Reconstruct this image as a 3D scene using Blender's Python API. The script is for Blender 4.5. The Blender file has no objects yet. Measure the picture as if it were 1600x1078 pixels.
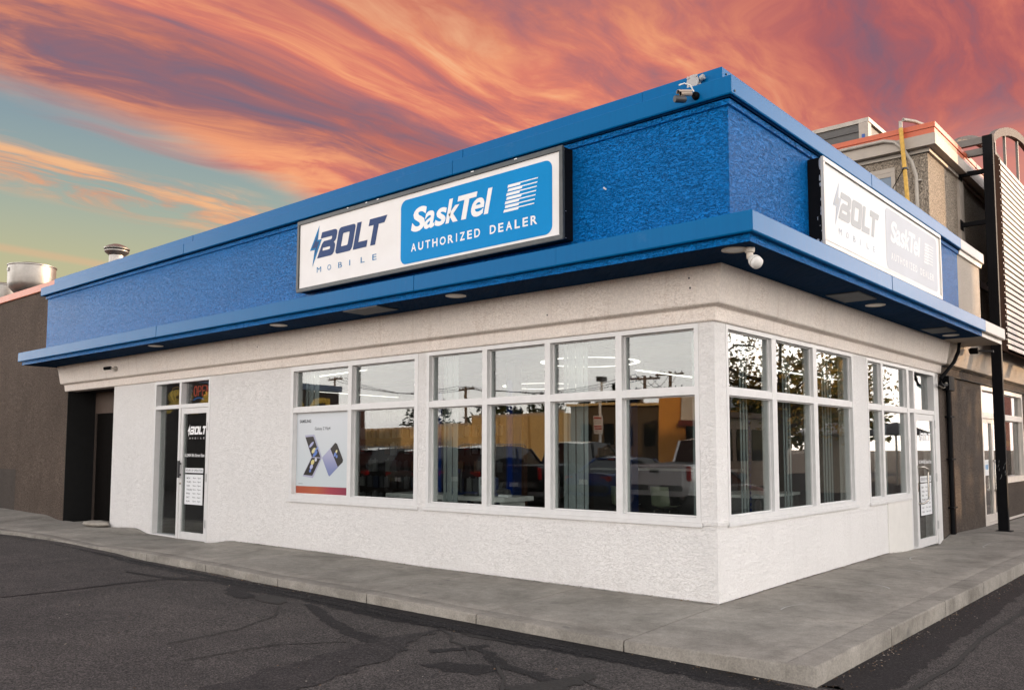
import bpy, bmesh, math, random
from mathutils import Vector, Matrix, noise
R = math.radians
random.seed(7)
SC = bpy.context.scene
COL = SC.collection

# ------------------------------------------------------------------ camera
cam_d = bpy.data.cameras.new('camera')
cam = bpy.data.objects.new('camera', cam_d)
COL.objects.link(cam)
SC.camera = cam
YAW, PITCH, ROLL = 0.6867, 0.0757, -0.0026
fw = Vector((-math.sin(YAW) * math.cos(PITCH), math.cos(YAW) * math.cos(PITCH), math.sin(PITCH)))
rt = Vector((math.cos(YAW), math.sin(YAW), 0))
up = rt.cross(fw)
rt, up = rt * math.cos(ROLL) + up * math.sin(ROLL), up * math.cos(ROLL) - rt * math.sin(ROLL)
cam.matrix_world = Matrix(((rt.x, up.x, -fw.x, 4.2143), (rt.y, up.y, -fw.y, -7.7434),
                           (rt.z, up.z, -fw.z, 1.5476), (0, 0, 0, 1)))
cam_d.sensor_width = 36
cam_d.lens = 1331.25 / 1600 * 36
cam_d.shift_x = -(864.46 - 800) / 1600
cam_d.shift_y = (601.7 - 539) / 1600
cam_d.clip_start = 0.05
cam_d.clip_end = 3000

# ------------------------------------------------------------------ world: sunset sky
SUN_AZ, SUN_EL = R(52), R(7.5)
W = bpy.data.worlds.new('World')
SC.world = W
W.use_nodes = True
wt = W.node_tree
wt.nodes.clear()


class NT:
    """small helper around a node tree"""
    def __init__(s, tree): s.t = tree
    def n(s, typ, **kw):
        nd = s.t.nodes.new(typ)
        for k, v in kw.items(): setattr(nd, k, v)
        return nd
    def put(s, inp, v):
        if isinstance(v, bpy.types.NodeSocket): s.t.links.new(v, inp)
        elif isinstance(v, (tuple, list)) and len(v) == 3 and inp.type == 'RGBA': inp.default_value = (*v, 1)
        else: inp.default_value = v
    def m(s, op, a, b=None, c=None, clamp=False):
        nd = s.n('ShaderNodeMath', operation=op, use_clamp=clamp)
        s.put(nd.inputs[0], a)
        if b is not None: s.put(nd.inputs[1], b)
        if c is not None: s.put(nd.inputs[2], c)
        return nd.outputs[0]
    def vm(s, op, a, b=None, out=0):
        nd = s.n('ShaderNodeVectorMath', operation=op)
        s.put(nd.inputs[0], a)
        if b is not None: s.put(nd.inputs[1], b)
        return nd.outputs[out]
    def vs(s, a, f):
        nd = s.n('ShaderNodeVectorMath', operation='SCALE')
        s.put(nd.inputs[0], a); s.put(nd.inputs['Scale'], f)
        return nd.outputs[0]
    def xyz(s, x, y, z):
        nd = s.n('ShaderNodeCombineXYZ')
        for i, v in enumerate((x, y, z)): s.put(nd.inputs[i], v)
        return nd.outputs[0]
    def sep(s, v):
        nd = s.n('ShaderNodeSeparateXYZ'); s.put(nd.inputs[0], v)
        return nd.outputs
    def noise(s, vec, scale=1.0, detail=4.0, rough=0.5, dist=0.0, col=False, lac=2.0):
        nd = s.n('ShaderNodeTexNoise')
        s.put(nd.inputs['Vector'], vec); nd.inputs['Scale'].default_value = scale
        nd.inputs['Detail'].default_value = detail; nd.inputs['Roughness'].default_value = rough
        nd.inputs['Distortion'].default_value = dist; nd.inputs['Lacunarity'].default_value = lac
        return nd.outputs['Color' if col else 'Fac']
    def ss(s, v, a, b, lo=0.0, hi=1.0):
        nd = s.n('ShaderNodeMapRange', interpolation_type='SMOOTHSTEP')
        s.put(nd.inputs['Value'], v); nd.inputs['From Min'].default_value = a; nd.inputs['From Max'].default_value = b
        nd.inputs['To Min'].default_value = lo; nd.inputs['To Max'].default_value = hi
        return nd.outputs['Result']
    def mix(s, f, a, b, blend='MIX'):
        nd = s.n('ShaderNodeMix', data_type='RGBA', blend_type=blend)
        s.put(nd.inputs[0], f); s.put(nd.inputs[6], a); s.put(nd.inputs[7], b)
        return nd.outputs[2]
    def ramp(s, f, stops):
        nd = s.n('ShaderNodeValToRGB'); s.put(nd.inputs[0], f)
        el = nd.color_ramp.elements
        while len(el) < len(stops): el.new(0.5)
        for e, (p, c) in zip(el, stops):
            e.position = p; e.color = (*c, 1) if len(c) == 3 else c
        return nd.outputs[0]


def lin(r, g, b):
    f = lambda c: (c / 255 / 12.92) if c / 255 <= 0.04045 else ((c / 255 + 0.055) / 1.055) ** 2.4
    return (f(r), f(g), f(b))


k = NT(wt)
tc = k.n('ShaderNodeTexCoord')
d = tc.outputs['Generated']
dx, dy, dz = k.sep(d)
el = k.m('ARCSINE', k.m('MAXIMUM', k.m('MINIMUM', dz, 1.0), -1.0))          # elevation, radians
elc = k.m('MAXIMUM', el, 0.0)
# clear-sky gradient of the sunset side
clear = k.ramp(k.m('MULTIPLY', elc, 1.6), [(0.0, lin(210, 186, 140)), (0.20, lin(200, 188, 142)), (0.31, lin(188, 186, 150)),
                                           (0.42, lin(160, 174, 164)), (0.53, lin(138, 158, 166)), (1.0, lin(108, 124, 148))])
# cloud plane; the streaks run toward the low north-east
inv = k.m('DIVIDE', 1.0, k.m('ADD', k.m('MAXIMUM', dz, 0.0), 0.10))
px, py = k.m('MULTIPLY', dx, inv), k.m('MULTIPLY', dy, inv)


def lanes(deg):
    sa = R(deg)
    return (k.m('ADD', k.m('MULTIPLY', px, math.cos(sa)), k.m('MULTIPLY', py, math.sin(sa))),
            k.m('ADD', k.m('MULTIPLY', px, -math.sin(sa)), k.m('MULTIPLY', py, math.cos(sa))))


along, across = lanes(86)
al2, ac2 = lanes(98)
warp = k.noise(k.xyz(k.m('MULTIPLY', along, 0.7), k.m('MULTIPLY', across, 1.3), 3.1), 1.0, 3, 0.55)
acw = k.m('ADD', across, k.m('MULTIPLY', k.m('SUBTRACT', warp, 0.5), 0.62))
alw = k.m('ADD', along, k.m('MULTIPLY', k.m('SUBTRACT', k.noise(k.xyz(along, across, 8.0), 1.2, 3), 0.5), 0.8))
st1 = k.noise(k.xyz(k.m('MULTIPLY', alw, 0.55), k.m('MULTIPLY', acw, 2.4), 0.0), 1.0, 5, 0.55, 0.1)
st2 = k.noise(k.xyz(k.m('MULTIPLY', alw, 1.5), k.m('MULTIPLY', acw, 7.0), 7.0), 1.0, 6, 0.62, 0.15)
st3 = k.noise(k.xyz(k.m('MULTIPLY', alw, 6.0), k.m('MULTIPLY', acw, 20.0), 2.0), 1.0, 5, 0.62, 0.3)
streak = k.m('ADD', k.m('ADD', k.m('MULTIPLY', st1, 0.52), k.m('MULTIPLY', st2, 0.32)), k.m('MULTIPLY', st3, 0.16))
streak = k.m('ADD', k.m('MULTIPLY', k.m('SUBTRACT', streak, 0.5), 1.22), 0.505)
# big deck overhead, its lower edge a long soft line
EDGE = 1.89
edge_v = k.m('ADD', ac2, k.m('MULTIPLY', k.m('SUBTRACT', st2, 0.5), 0.26))
deck = k.ss(edge_v, EDGE + 0.10, EDGE - 0.10)
# thin broken bank below it
bank_v = k.m('ADD', across, k.m('MULTIPLY', k.m('SUBTRACT', st2, 0.5), 0.30))
bank = k.m('MULTIPLY', k.ss(bank_v, 2.28, 2.42), k.ss(bank_v, 2.74, 2.56))
bank = k.m('MULTIPLY', bank, k.ss(k.m('ADD', k.m('MULTIPLY', st2, 0.65), k.m('MULTIPLY', st3, 0.35)), 0.40, 0.56))
trail = k.m('MULTIPLY', k.ss(across, 3.13, 3.19), k.ss(across, 3.27, 3.21))
trail = k.m('MULTIPLY', trail, 0.40)
# colours in the deck: lit ribs, mauve hollows, a blue-grey lane and a redder right-hand side
fire = k.ramp(streak, [(0.34, lin(150, 112, 122)), (0.42, lin(192, 116, 112)), (0.48, lin(222, 130, 110)),
                       (0.54, lin(242, 160, 120)), (0.63, lin(252, 200, 152))])
dusk = k.ramp(streak, [(0.36, lin(108, 108, 130)), (0.46, lin(144, 104, 114)), (0.54, lin(182, 98, 94)), (0.66, lin(220, 128, 104))])
lane = k.m('MULTIPLY', k.ss(acw, 1.54, 1.70), k.ss(acw, 2.06, 1.90))
azr = k.n('ShaderNodeMath', operation='ARCTAN2')
k.put(azr.inputs[0], dy); k.put(azr.inputs[1], dx)
az = azr.outputs[0]
right = k.m('MULTIPLY', k.ss(k.m('ADD', az, k.m('MULTIPLY', k.m('SUBTRACT', st1, 0.5), 0.35)), R(123), R(108)), k.ss(k.m('ADD', el, k.m('MULTIPLY', k.m('SUBTRACT', st2, 0.5), 0.16)), R(17), R(23)))
top = k.ss(k.m('ADD', el, k.m('MULTIPLY', k.m('SUBTRACT', st1, 0.5), 0.30)), R(23), R(31))
shade = k.m('MAXIMUM', k.m('MULTIPLY', lane, 0.9), k.m('MULTIPLY', top, 0.7))
deckc = k.mix(shade, fire, dusk)
redd = k.ramp(streak, [(0.36, lin(128, 96, 114)), (0.45, lin(166, 92, 98)), (0.54, lin(196, 104, 98)), (0.66, lin(226, 134, 112))])
deckc = k.mix(k.m('MULTIPLY', right, 0.85), deckc, redd)
hazy = k.m('MULTIPLY', k.ss(az, R(126), R(112)), k.ss(el, R(20.5), R(15)))
deckc = k.mix(k.m('MULTIPLY', hazy, 0.75), deckc, lin(222, 150, 134))
glowb = k.m('MULTIPLY', k.ss(edge_v, EDGE - 0.55, EDGE - 0.12), k.ss(edge_v, EDGE + 0.05, EDGE - 0.10))
deckc = k.mix(k.m('MULTIPLY', glowb, k.ss(streak, 0.44, 0.56, 0.0, 0.55)), deckc, lin(250, 172, 124))
col = k.mix(deck, clear, deckc)
col = k.mix(k.m('MULTIPLY', bank, 0.9), col, k.ramp(st2, [(0.35, lin(206, 140, 118)), (0.6, lin(246, 186, 136))]))
col = k.mix(trail, col, lin(232, 178, 140))
# the far side of the sky: pale, bright, hazy, toward the low sun
nish = k.n('ShaderNodeTexSky', sky_type='NISHITA')
nish.sun_disc = False; nish.sun_elevation = SUN_EL; nish.sun_rotation = math.pi / 2 - SUN_AZ
hl = k.m('MAXIMUM', k.m('SQRT', k.m('ADD', k.m('MULTIPLY', dx, dx), k.m('MULTIPLY', dy, dy))), 0.001)
fa = R(130)
fdot = k.m('DIVIDE', k.m('ADD', k.m('MULTIPLY', dx, math.cos(fa)), k.m('MULTIPLY', dy, math.sin(fa))), hl)
away = k.ss(fdot, 0.80, 0.42)
sunv = (math.cos(SUN_AZ) * math.cos(SUN_EL), math.sin(SUN_AZ) * math.cos(SUN_EL), math.sin(SUN_EL))
sdot = k.m('MAXIMUM', k.vm('DOT_PRODUCT', d, sunv, out=1), 0.0)
lift_ = k.ss(el, R(2), R(14), 0.25, 1.0)
glow = k.m('ADD', k.m('MULTIPLY', lift_, k.m('ADD', k.m('MULTIPLY', k.m('POWER', sdot, 2.0), 1.0), k.m('MULTIPLY', k.m('POWER', sdot, 9.0), 1.2))), 1.42)
elf = k.ramp(k.m('MULTIPLY', elc, 0.6366), [(0.0, (1.0, 1.0, 1.0)), (0.09, (0.92, 0.92, 0.92)), (0.19, (0.56, 0.56, 0.56)), (0.36, (0.27, 0.27, 0.27)), (0.65, (0.16, 0.16, 0.16)), (1.0, (0.13, 0.13, 0.13))])
glow = k.m('MULTIPLY', glow, k.m('MULTIPLY', k.sep(elf)[0], 3.3))
pale = k.ramp(k.m('MULTIPLY', elc, 1.0), [(0.0, (0.99, 0.915, 0.84)), (0.25, (0.96, 0.905, 0.85)), (0.7, (0.86, 0.87, 0.90)), (1.0, (0.70, 0.74, 0.82))])
veil = k.noise(k.xyz(k.m('MULTIPLY', px, 0.9), k.m('MULTIPLY', py, 0.9), 5.0), 1.0, 5, 0.5)
pale = k.mix(1.0, pale, k.ramp(veil, [(0.3, (0.86, 0.86, 0.9)), (0.7, (1, 1, 1))]), 'MULTIPLY')
pale = k.vs(pale, glow)
pale = k.vm('ADD', pale, k.vs(nish.outputs[0], 0.03))
final = k.mix(away, k.vs(col, 0.95), pale)
bg = k.n('ShaderNodeBackground')
k.put(bg.inputs[0], final)
bg.inputs[1].default_value = 1.0
wo = k.n('ShaderNodeOutputWorld')
wt.links.new(bg.outputs[0], wo.inputs[0])

sd = bpy.data.lights.new('sun', 'SUN')
sd.energy = 4.6; sd.angle = R(0.8); sd.color = (1.0, 0.66, 0.38)
sun = bpy.data.objects.new('sun', sd)
COL.objects.link(sun)
sun.rotation_euler = Vector(sunv).to_track_quat('Z', 'Y').to_euler()
sun.location = (20, 25, 20)

vs = SC.view_settings
vs.view_transform = 'Standard'; vs.look = 'None'; vs.gamma = 1; vs.exposure = 0.09
vs.use_curve_mapping = False
SC.cycles.max_bounces = 10
SC.cycles.transparent_max_bounces = 24
SC.cycles.glossy_bounces = 4
SC.cycles.caustics_reflective = False
SC.cycles.caustics_refractive = False
SC.cycles.sample_clamp_indirect = 6

# ------------------------------------------------------------------ materials
MATS = {}


def mat(name, build):
    if name in MATS: return MATS[name]
    m = bpy.data.materials.new(name); m.use_nodes = True
    m.node_tree.nodes.clear()
    h = NT(m.node_tree)
    out = h.n('ShaderNodeOutputMaterial')
    sh = build(h)
    h.t.links.new(sh, out.inputs[0])
    MATS[name] = m
    return m


def pbsdf(h, color, rough=0.5, metal=0.0, spec=0.5, normal=None, coat=0.0, coat_rough=0.1, emit=None, es=0.0, cior=1.5):
    p = h.n('ShaderNodeBsdfPrincipled')
    h.put(p.inputs['Base Color'], color if isinstance(color, bpy.types.NodeSocket) else (*color[:3], 1))
    h.put(p.inputs['Roughness'], rough); h.put(p.inputs['Metallic'], metal)
    h.put(p.inputs['Specular IOR Level'], spec)
    p.inputs['Coat Weight'].default_value = coat; p.inputs['Coat IOR'].default_value = cior; p.inputs['Coat Roughness'].default_value = coat_rough
    if normal is not None:
        h.put(p.inputs['Normal'], normal)
        if coat: h.put(p.inputs['Coat Normal'], normal)
    if emit is not None:
        h.put(p.inputs['Emission Color'], (*emit, 1)); p.inputs['Emission Strength'].default_value = es
    return p.outputs[0]


def bump(h, height, strength=0.5, dist=0.01, normal=None):
    b = h.n('ShaderNodeBump'); b.inputs['Strength'].default_value = strength; b.inputs['Distance'].default_value = dist
    h.put(b.inputs['Height'], height)
    if normal is not None: h.put(b.inputs['Normal'], normal)
    return b.outputs[0]


def ocoord(h): return h.n('ShaderNodeTexCoord').outputs['Object']


def plain(name, color, rough=0.5, metal=0.0, spec=0.5, var=0.12, vscale=6.0, bstr=0.0, coat=0.0):
    """a plain finish with slight tone variation, smudges in the gloss and optional fine relief"""
    def b(h):
        v = ocoord(h)
        n = h.noise(v, vscale, 5, 0.6)
        c = h.mix(1.0, (*color, 1), h.ramp(n, [(0.25, (1 - var,) * 3), (0.75, (1 + var * 0.5,) * 3)]), 'MULTIPLY')
        r = h.m('ADD', rough, h.m('MULTIPLY', h.m('SUBTRACT', h.noise(v, vscale * 2.3, 4, 0.6), 0.5), 0.16), clamp=True)
        nm = bump(h, h.noise(v, 160, 3, 0.6), bstr, 0.003) if bstr else None
        return pbsdf(h, c, r, metal, spec, nm, coat)
    return mat(name, b)


def stucco(name, color, dark, hs=7.0, vs_=22.0, strength=0.7, rough=0.75, spec=0.3, mottled=0.10, crease=0.5, stain=0.0, vert=False, sheen=0.0, speck=0.0):
    """trowelled stucco: short wavy horizontal ridges with thin creases, plus grit"""
    def b(h):
        x, y, z = h.sep(ocoord(h))
        u = h.m('ADD', x, y)
        if vert: hs_, vz = vs_, hs
        else: hs_, vz = hs, vs_
        base = h.xyz(h.m('MULTIPLY', u, hs_), h.m('MULTIPLY', z, vz), h.m('MULTIPLY', h.m('SUBTRACT', x, y), 1.0))
        w = h.noise(base, 0.45, 2, 0.5, col=True)
        bv = h.vm('ADD', base, h.vs(h.vm('SUBTRACT', w, (0.5, 0.5, 0.5)), 2.2))
        n1 = h.noise(bv, 1.0, 3, 0.55)
        rid = h.m('ABSOLUTE', h.m('SUBTRACT', n1, 0.5))                 # thin grooves where noise crosses 0.5
        groove = h.ss(rid, 0.0, 0.035)
        plate = h.noise(h.vm('ADD', bv, (9.1, 3.3, 0)), 1.7, 4, 0.6)
        wp = h.xyz(u, z, h.m('SUBTRACT', x, y))
        grit = h.noise(wp, 210, 3, 0.65)
        lump = h.noise(wp, 1.3, 4, 0.55)
        big = h.noise(wp, 0.55, 3, 0.5)
        hgt = h.m('ADD', h.m('ADD', h.m('MULTIPLY', groove, 0.55), h.m('MULTIPLY', plate, 1.1)), h.m('MULTIPLY', grit, 0.16))
        nm = bump(h, hgt, strength, 0.012)
        msk = h.m('MULTIPLY', h.m('SUBTRACT', 1.0, groove), h.m('MULTIPLY', h.ss(lump, 0.38, 0.62), crease))
        c = h.mix(msk, (*color, 1), (*dark, 1))  # crevice shade painted into the groove colour along with dirt
        tone = h.ramp(h.m('ADD', h.m('MULTIPLY', lump, 0.6), h.m('MULTIPLY', big, 0.4)), [(0.3, (1 - mottled,) * 3), (0.7, (1 + mottled * 0.3,) * 3)])
        c = h.mix(1.0, c, tone, 'MULTIPLY')
        if speck:
            c = h.mix(1.0, c, h.ramp(h.noise(wp, 34, 4, 0.75), [(0.38, (1 - speck,) * 3), (0.5, (1, 1, 1)), (0.62, (1 + speck * 1.5,) * 3)]), 'MULTIPLY')
        if stain:
            run = h.noise(h.xyz(h.m('MULTIPLY', u, 9.0), h.m('MULTIPLY', z, 0.7), 4.0), 1.0, 5, 0.65)
            c = h.mix(h.m('MULTIPLY', h.ss(run, 0.52, 0.72), stain), c, (*dark, 1))
            low = h.m('MULTIPLY', h.ss(z, 0.35, 0.0), h.ss(h.noise(wp, 7, 5, 0.7), 0.45, 0.7))
            c = h.mix(h.m('MULTIPLY', low, stain * 1.2), c, (0.30, 0.25, 0.20, 1))
        rr = h.m('ADD', rough, h.m('MULTIPLY', h.m('SUBTRACT', plate, 0.5), 0.25), clamp=True)
        return pbsdf(h, c, rr, 0, spec, nm, sheen, 0.24, cior=1.19)
    return mat(name, b)


M_white = stucco('white_stucco', (0.785, 0.765, 0.745), (0.46, 0.43, 0.40), 18, 50, 0.62, 0.85, 0.2, 0.07, 0.30, 0.09, speck=0.035)
M_frieze = stucco('white_frieze_stucco', (0.88, 0.80, 0.73), (0.46, 0.34, 0.25), 14, 42, 0.5, 0.85, 0.25, 0.14, 0.5, 0.22, speck=0.07)
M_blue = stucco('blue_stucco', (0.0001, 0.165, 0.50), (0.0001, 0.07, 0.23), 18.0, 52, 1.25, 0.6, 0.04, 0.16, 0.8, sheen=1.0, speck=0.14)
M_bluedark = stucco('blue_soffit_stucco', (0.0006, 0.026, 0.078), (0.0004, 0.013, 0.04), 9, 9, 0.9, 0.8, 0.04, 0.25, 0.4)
M_brown = stucco('brown_stucco', (0.124, 0.092, 0.072), (0.035, 0.027, 0.022), 20, 34, 1.0, 0.9, 0.2, 0.38, 0.9, 0.25, speck=0.4)
M_brown2 = stucco('dark_taupe_stucco', (0.112, 0.087, 0.070), (0.03, 0.024, 0.019), 20, 34, 1.0, 0.9, 0.2, 0.32, 0.9, 0.2, speck=0.4)
M_beige = stucco('beige_stucco', (0.47, 0.405, 0.34), (0.34, 0.28, 0.22), 9, 26, 0.7, 0.85, 0.25, 0.15, 0.45, 0.3)
M_tan = stucco('tan_rough_stucco', (0.36, 0.30, 0.235), (0.13, 0.10, 0.075), 22, 24, 1.2, 0.85, 0.25, 0.3, 0.9, 0.1, speck=0.45)


def metal_sheet(name, color, rough=0.5, spec=0.03, coat=0.8):
    """painted flashing: faint vertical streaks and oil-canning"""
    def b(h):
        x, y, z = h.sep(ocoord(h))
        u = h.m('ADD', x, y)
        can = h.noise(h.xyz(h.m('MULTIPLY', u, 1.2), h.m('MULTIPLY', z, 1.5), 0.0), 1.0, 2, 0.5)
        run = h.noise(h.xyz(h.m('MULTIPLY', u, 26.0), h.m('MULTIPLY', z, 1.6), h.m('MULTIPLY', y, 0.0)), 1.0, 4, 0.6)
        c = h.mix(1.0, (*color, 1), h.ramp(run, [(0.3, (0.93, 0.94, 0.95)), (0.7, (1.04, 1.03, 1.02))]), 'MULTIPLY')
        c = h.mix(h.m('MULTIPLY', h.ss(h.noise(h.xyz(u, z, y), 3.0, 6, 0.7), 0.60, 0.75), 0.12), c, (0.16, 0.26, 0.40, 1))
        rr = h.m('ADD', rough, h.m('MULTIPLY', h.m('SUBTRACT', run, 0.5), 0.18))
        return pbsdf(h, c, rr, 0, spec, bump(h, can, 0.25, 0.03), coat, 0.16, cior=1.15)
    return mat(name, b)


M_fascia = metal_sheet('blue_metal_flashing', (0.0001, 0.116, 0.305))
M_beigemetal = metal_sheet('beige_metal_flashing', (0.40, 0.35, 0.30), 0.4)
M_orange = metal_sheet('orange_metal_flashing', (0.52, 0.10, 0.035), 0.45, 0.5, 0.15)
M_alu = plain('window_aluminium', (0.68, 0.67, 0.66), 0.38, 0.0, 0.5, 0.08, 9)
M_alu2 = plain('mill_aluminium', (0.55, 0.55, 0.55), 0.35, 1.0, 0.5, 0.1, 9)
M_gasket = plain('rubber_gasket', (0.02, 0.02, 0.02), 0.6)
M_black = plain('black_paint', (0.006, 0.006, 0.007), 0.55, 0, 0.06, 0.2)
M_charc = plain('charcoal_recess_paint', (0.005, 0.005, 0.005), 0.7, 0, 0.3, 0.25, 4, 0.3)
M_signframe = plain('sign_frame_grey', (0.06, 0.065, 0.066), 0.45, 0.3, 0.5, 0.3, 14)
M_wood = plain('weathered_board', (0.10, 0.08, 0.065), 0.8, 0, 0.2, 0.4, 8, 0.5)
M_whitep = plain('white_plastic', (0.74, 0.72, 0.68), 0.35, 0, 0.5, 0.06)
M_cream = plain('cream_trim', (0.66, 0.60, 0.52), 0.4, 0, 0.5, 0.08)
M_galv = plain('galvanised_steel', (0.30, 0.285, 0.265), 0.42, 0.85, 0.5, 0.25, 5)
M_dkgrey = plain('dark_grey_plastic', (0.045, 0.045, 0.048), 0.45)
M_trimtan = plain('tan_trim', (0.40, 0.345, 0.29), 0.5, 0, 0.3, 0.12)
M_yellow = plain('yellow_gas_pipe_paint', (0.62, 0.36, 0.06), 0.55, 0, 0.4, 0.35, 14)
M_conduit = plain('grey_conduit', (0.40, 0.36, 0.31), 0.5, 0.2, 0.4, 0.2)
M_steel = plain('brushed_steel', (0.58, 0.55, 0.50), 0.24, 1.0, 0.5, 0.1)
M_brownpost = plain('brown_black_frame', (0.030, 0.019, 0.015), 0.9, 0, 0.0, 0.2)
M_slat = plain('white_slat_metal', (0.64, 0.58, 0.54), 0.6, 0, 0.1, 0.06)


def flat(name, color, rough=0.5, coat=0.0):
    return mat(name, lambda h: pbsdf(h, color, rough, 0, 0.5, None, coat, 0.04))


def sheet_face(name, color, rough=0.3):
    """translucent-white or printed vinyl on a glossy sign face"""
    def b(h):
        n = h.noise(ocoord(h), 2.2, 5, 0.6)
        c = h.mix(1.0, (*color, 1), h.ramp(n, [(0.3, (0.93, 0.92, 0.91)), (0.7, (1, 1, 1))]), 'MULTIPLY')
        return pbsdf(h, c, 0.5, 0, 0.05, None, 0.22, 0.08, cior=1.2)
    return mat(name, b)


M_face = sheet_face('sign_face_white', (0.80, 0.775, 0.755))
M_vblue = sheet_face('sign_vinyl_blue', (0.0005, 0.235, 0.56))
M_vwhite = sheet_face('sign_vinyl_white', (0.84, 0.83, 0.82))
M_navy = sheet_face('sign_vinyl_navy', (0.035, 0.065, 0.165))
M_midblue = sheet_face('sign_vinyl_mid_blue', (0.012, 0.18, 0.40))
M_decal = flat('white_decal', (0.85, 0.85, 0.85), 0.5)
M_inkgrey = flat('dark_grey_ink', (0.06, 0.065, 0.075), 0.6)
M_paper = flat('white_card', (0.76, 0.77, 0.78), 0.5)


def glass(name, r0=0.2, tint=(0.80, 0.83, 0.82)):
    def b(h):
        g = h.n('ShaderNodeNewGeometry')
        c = h.m('ABSOLUTE', h.vm('DOT_PRODUCT', g.outputs['Normal'], g.outputs['Incoming'], out=1))
        f = h.m('ADD', r0, h.m('MULTIPLY', 1 - r0, h.m('POWER', h.m('SUBTRACT', 1.0, c), 5.0)), clamp=True)
        v = ocoord(h)
        wv = bump(h, h.noise(v, 1.1, 2, 0.5), 0.04, 0.02)
        gl = h.n('ShaderNodeBsdfGlossy'); gl.inputs['Roughness'].default_value = 0.012
        gl.inputs['Color'].default_value = (0.95, 0.96, 0.97, 1)
        h.put(gl.inputs['Normal'], wv)
        tr = h.n('ShaderNodeBsdfTransparent'); tr.inputs[0].default_value = (*tint, 1)
        mx = h.n('ShaderNodeMixShader')
        h.put(mx.inputs[0], f); h.t.links.new(tr.outputs[0], mx.inputs[1]); h.t.links.new(gl.outputs[0], mx.inputs[2])
        return mx.outputs[0]
    return mat(name, b)


M_glass = glass('window_glass', 0.088)
M_carglass = mat('car_glass', lambda h: pbsdf(h, (0.006, 0.007, 0.008), 0.03, 0, 0.8))


def emis(name, color, s):
    def b(h):
        e = h.n('ShaderNodeEmission'); e.inputs[0].default_value = (*color, 1); e.inputs[1].default_value = s
        return e.outputs[0]
    return mat(name, b)


M_lamp = emis('lit_lamp', (1, 0.93, 0.84), 3.0)
M_warm = emis('warm_spot', (1, 0.66, 0.34), 4.0)
M_red = emis('neon_red', (1, 0.13, 0.07), 0.42)
M_neonb = emis('neon_blue', (0.05, 0.35, 1.0), 0.25)
M_neony = emis('neon_amber', (0.75, 0.42, 0.10), 0.16)
M_led = emis('blue_led', (0.02, 0.14, 0.9), 0.06)


def concrete(name, base=(0.275, 0.257, 0.23)):
    def b(h):
        v = ocoord(h)
        n1 = h.noise(v, 1.3, 6, 0.6, 0.4)
        n2 = h.noise(v, 9, 6, 0.65)
        n3 = h.noise(v, 75, 4, 0.8)
        c = h.mix(1.0, (*base, 1), h.ramp(n1, [(0.30, (0.66, 0.645, 0.62)), (0.47, (0.95, 0.94, 0.92)), (0.70, (1.24, 1.22, 1.19))]), 'MULTIPLY')
        c = h.mix(1.0, c, h.ramp(n2, [(0.3, (0.82, 0.81, 0.80)), (0.7, (1.1, 1.1, 1.1))]), 'MULTIPLY')
        c = h.mix(1.0, c, h.ramp(n3, [(0.38, (0.80, 0.80, 0.80)), (0.60, (1.14, 1.13, 1.12))]), 'MULTIPLY')
        brush = h.noise(h.vm('MULTIPLY', v, (3.0, 55.0, 5.0)), 1.0, 4, 0.6)
        c = h.mix(1.0, c, h.ramp(brush, [(0.3, (0.92, 0.92, 0.92)), (0.7, (1.06, 1.06, 1.06))]), 'MULTIPLY')
        vo = h.n('ShaderNodeTexVoronoi'); h.put(vo.inputs['Vector'], h.vm('ADD', v, h.vs(h.noise(v, 5, 3, 0.5, col=True), 0.2)))
        vo.inputs['Scale'].default_value = 1.6
        spot = h.m('MULTIPLY', h.ss(vo.outputs['Distance'], 0.10, 0.04), 0.5)
        c = h.mix(spot, c, (0.10, 0.095, 0.09, 1))
        x, y, z = h.sep(v)
        scuff = h.m('MULTIPLY', h.ss(h.noise(h.xyz(h.m('MULTIPLY', h.m('ADD', x, y), 6), h.m('MULTIPLY', z, 40), 0), 1, 5, 0.7), 0.55, 0.75), h.ss(z, -0.02, -0.10))
        c = h.mix(h.m('MULTIPLY', scuff, 0.35), c, (0.13, 0.12, 0.11, 1))
        nm = bump(h, h.m('ADD', h.m('MULTIPLY', n3, 0.6), h.m('MULTIPLY', n2, 1.0)), 0.35, 0.01)
        return pbsdf(h, c, 0.88, 0, 0.25, nm)
    return mat(name, b)


M_conc = concrete('sidewalk_concrete')
M_kerb = concrete('kerb_concrete', (0.34, 0.315, 0.28))


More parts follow.
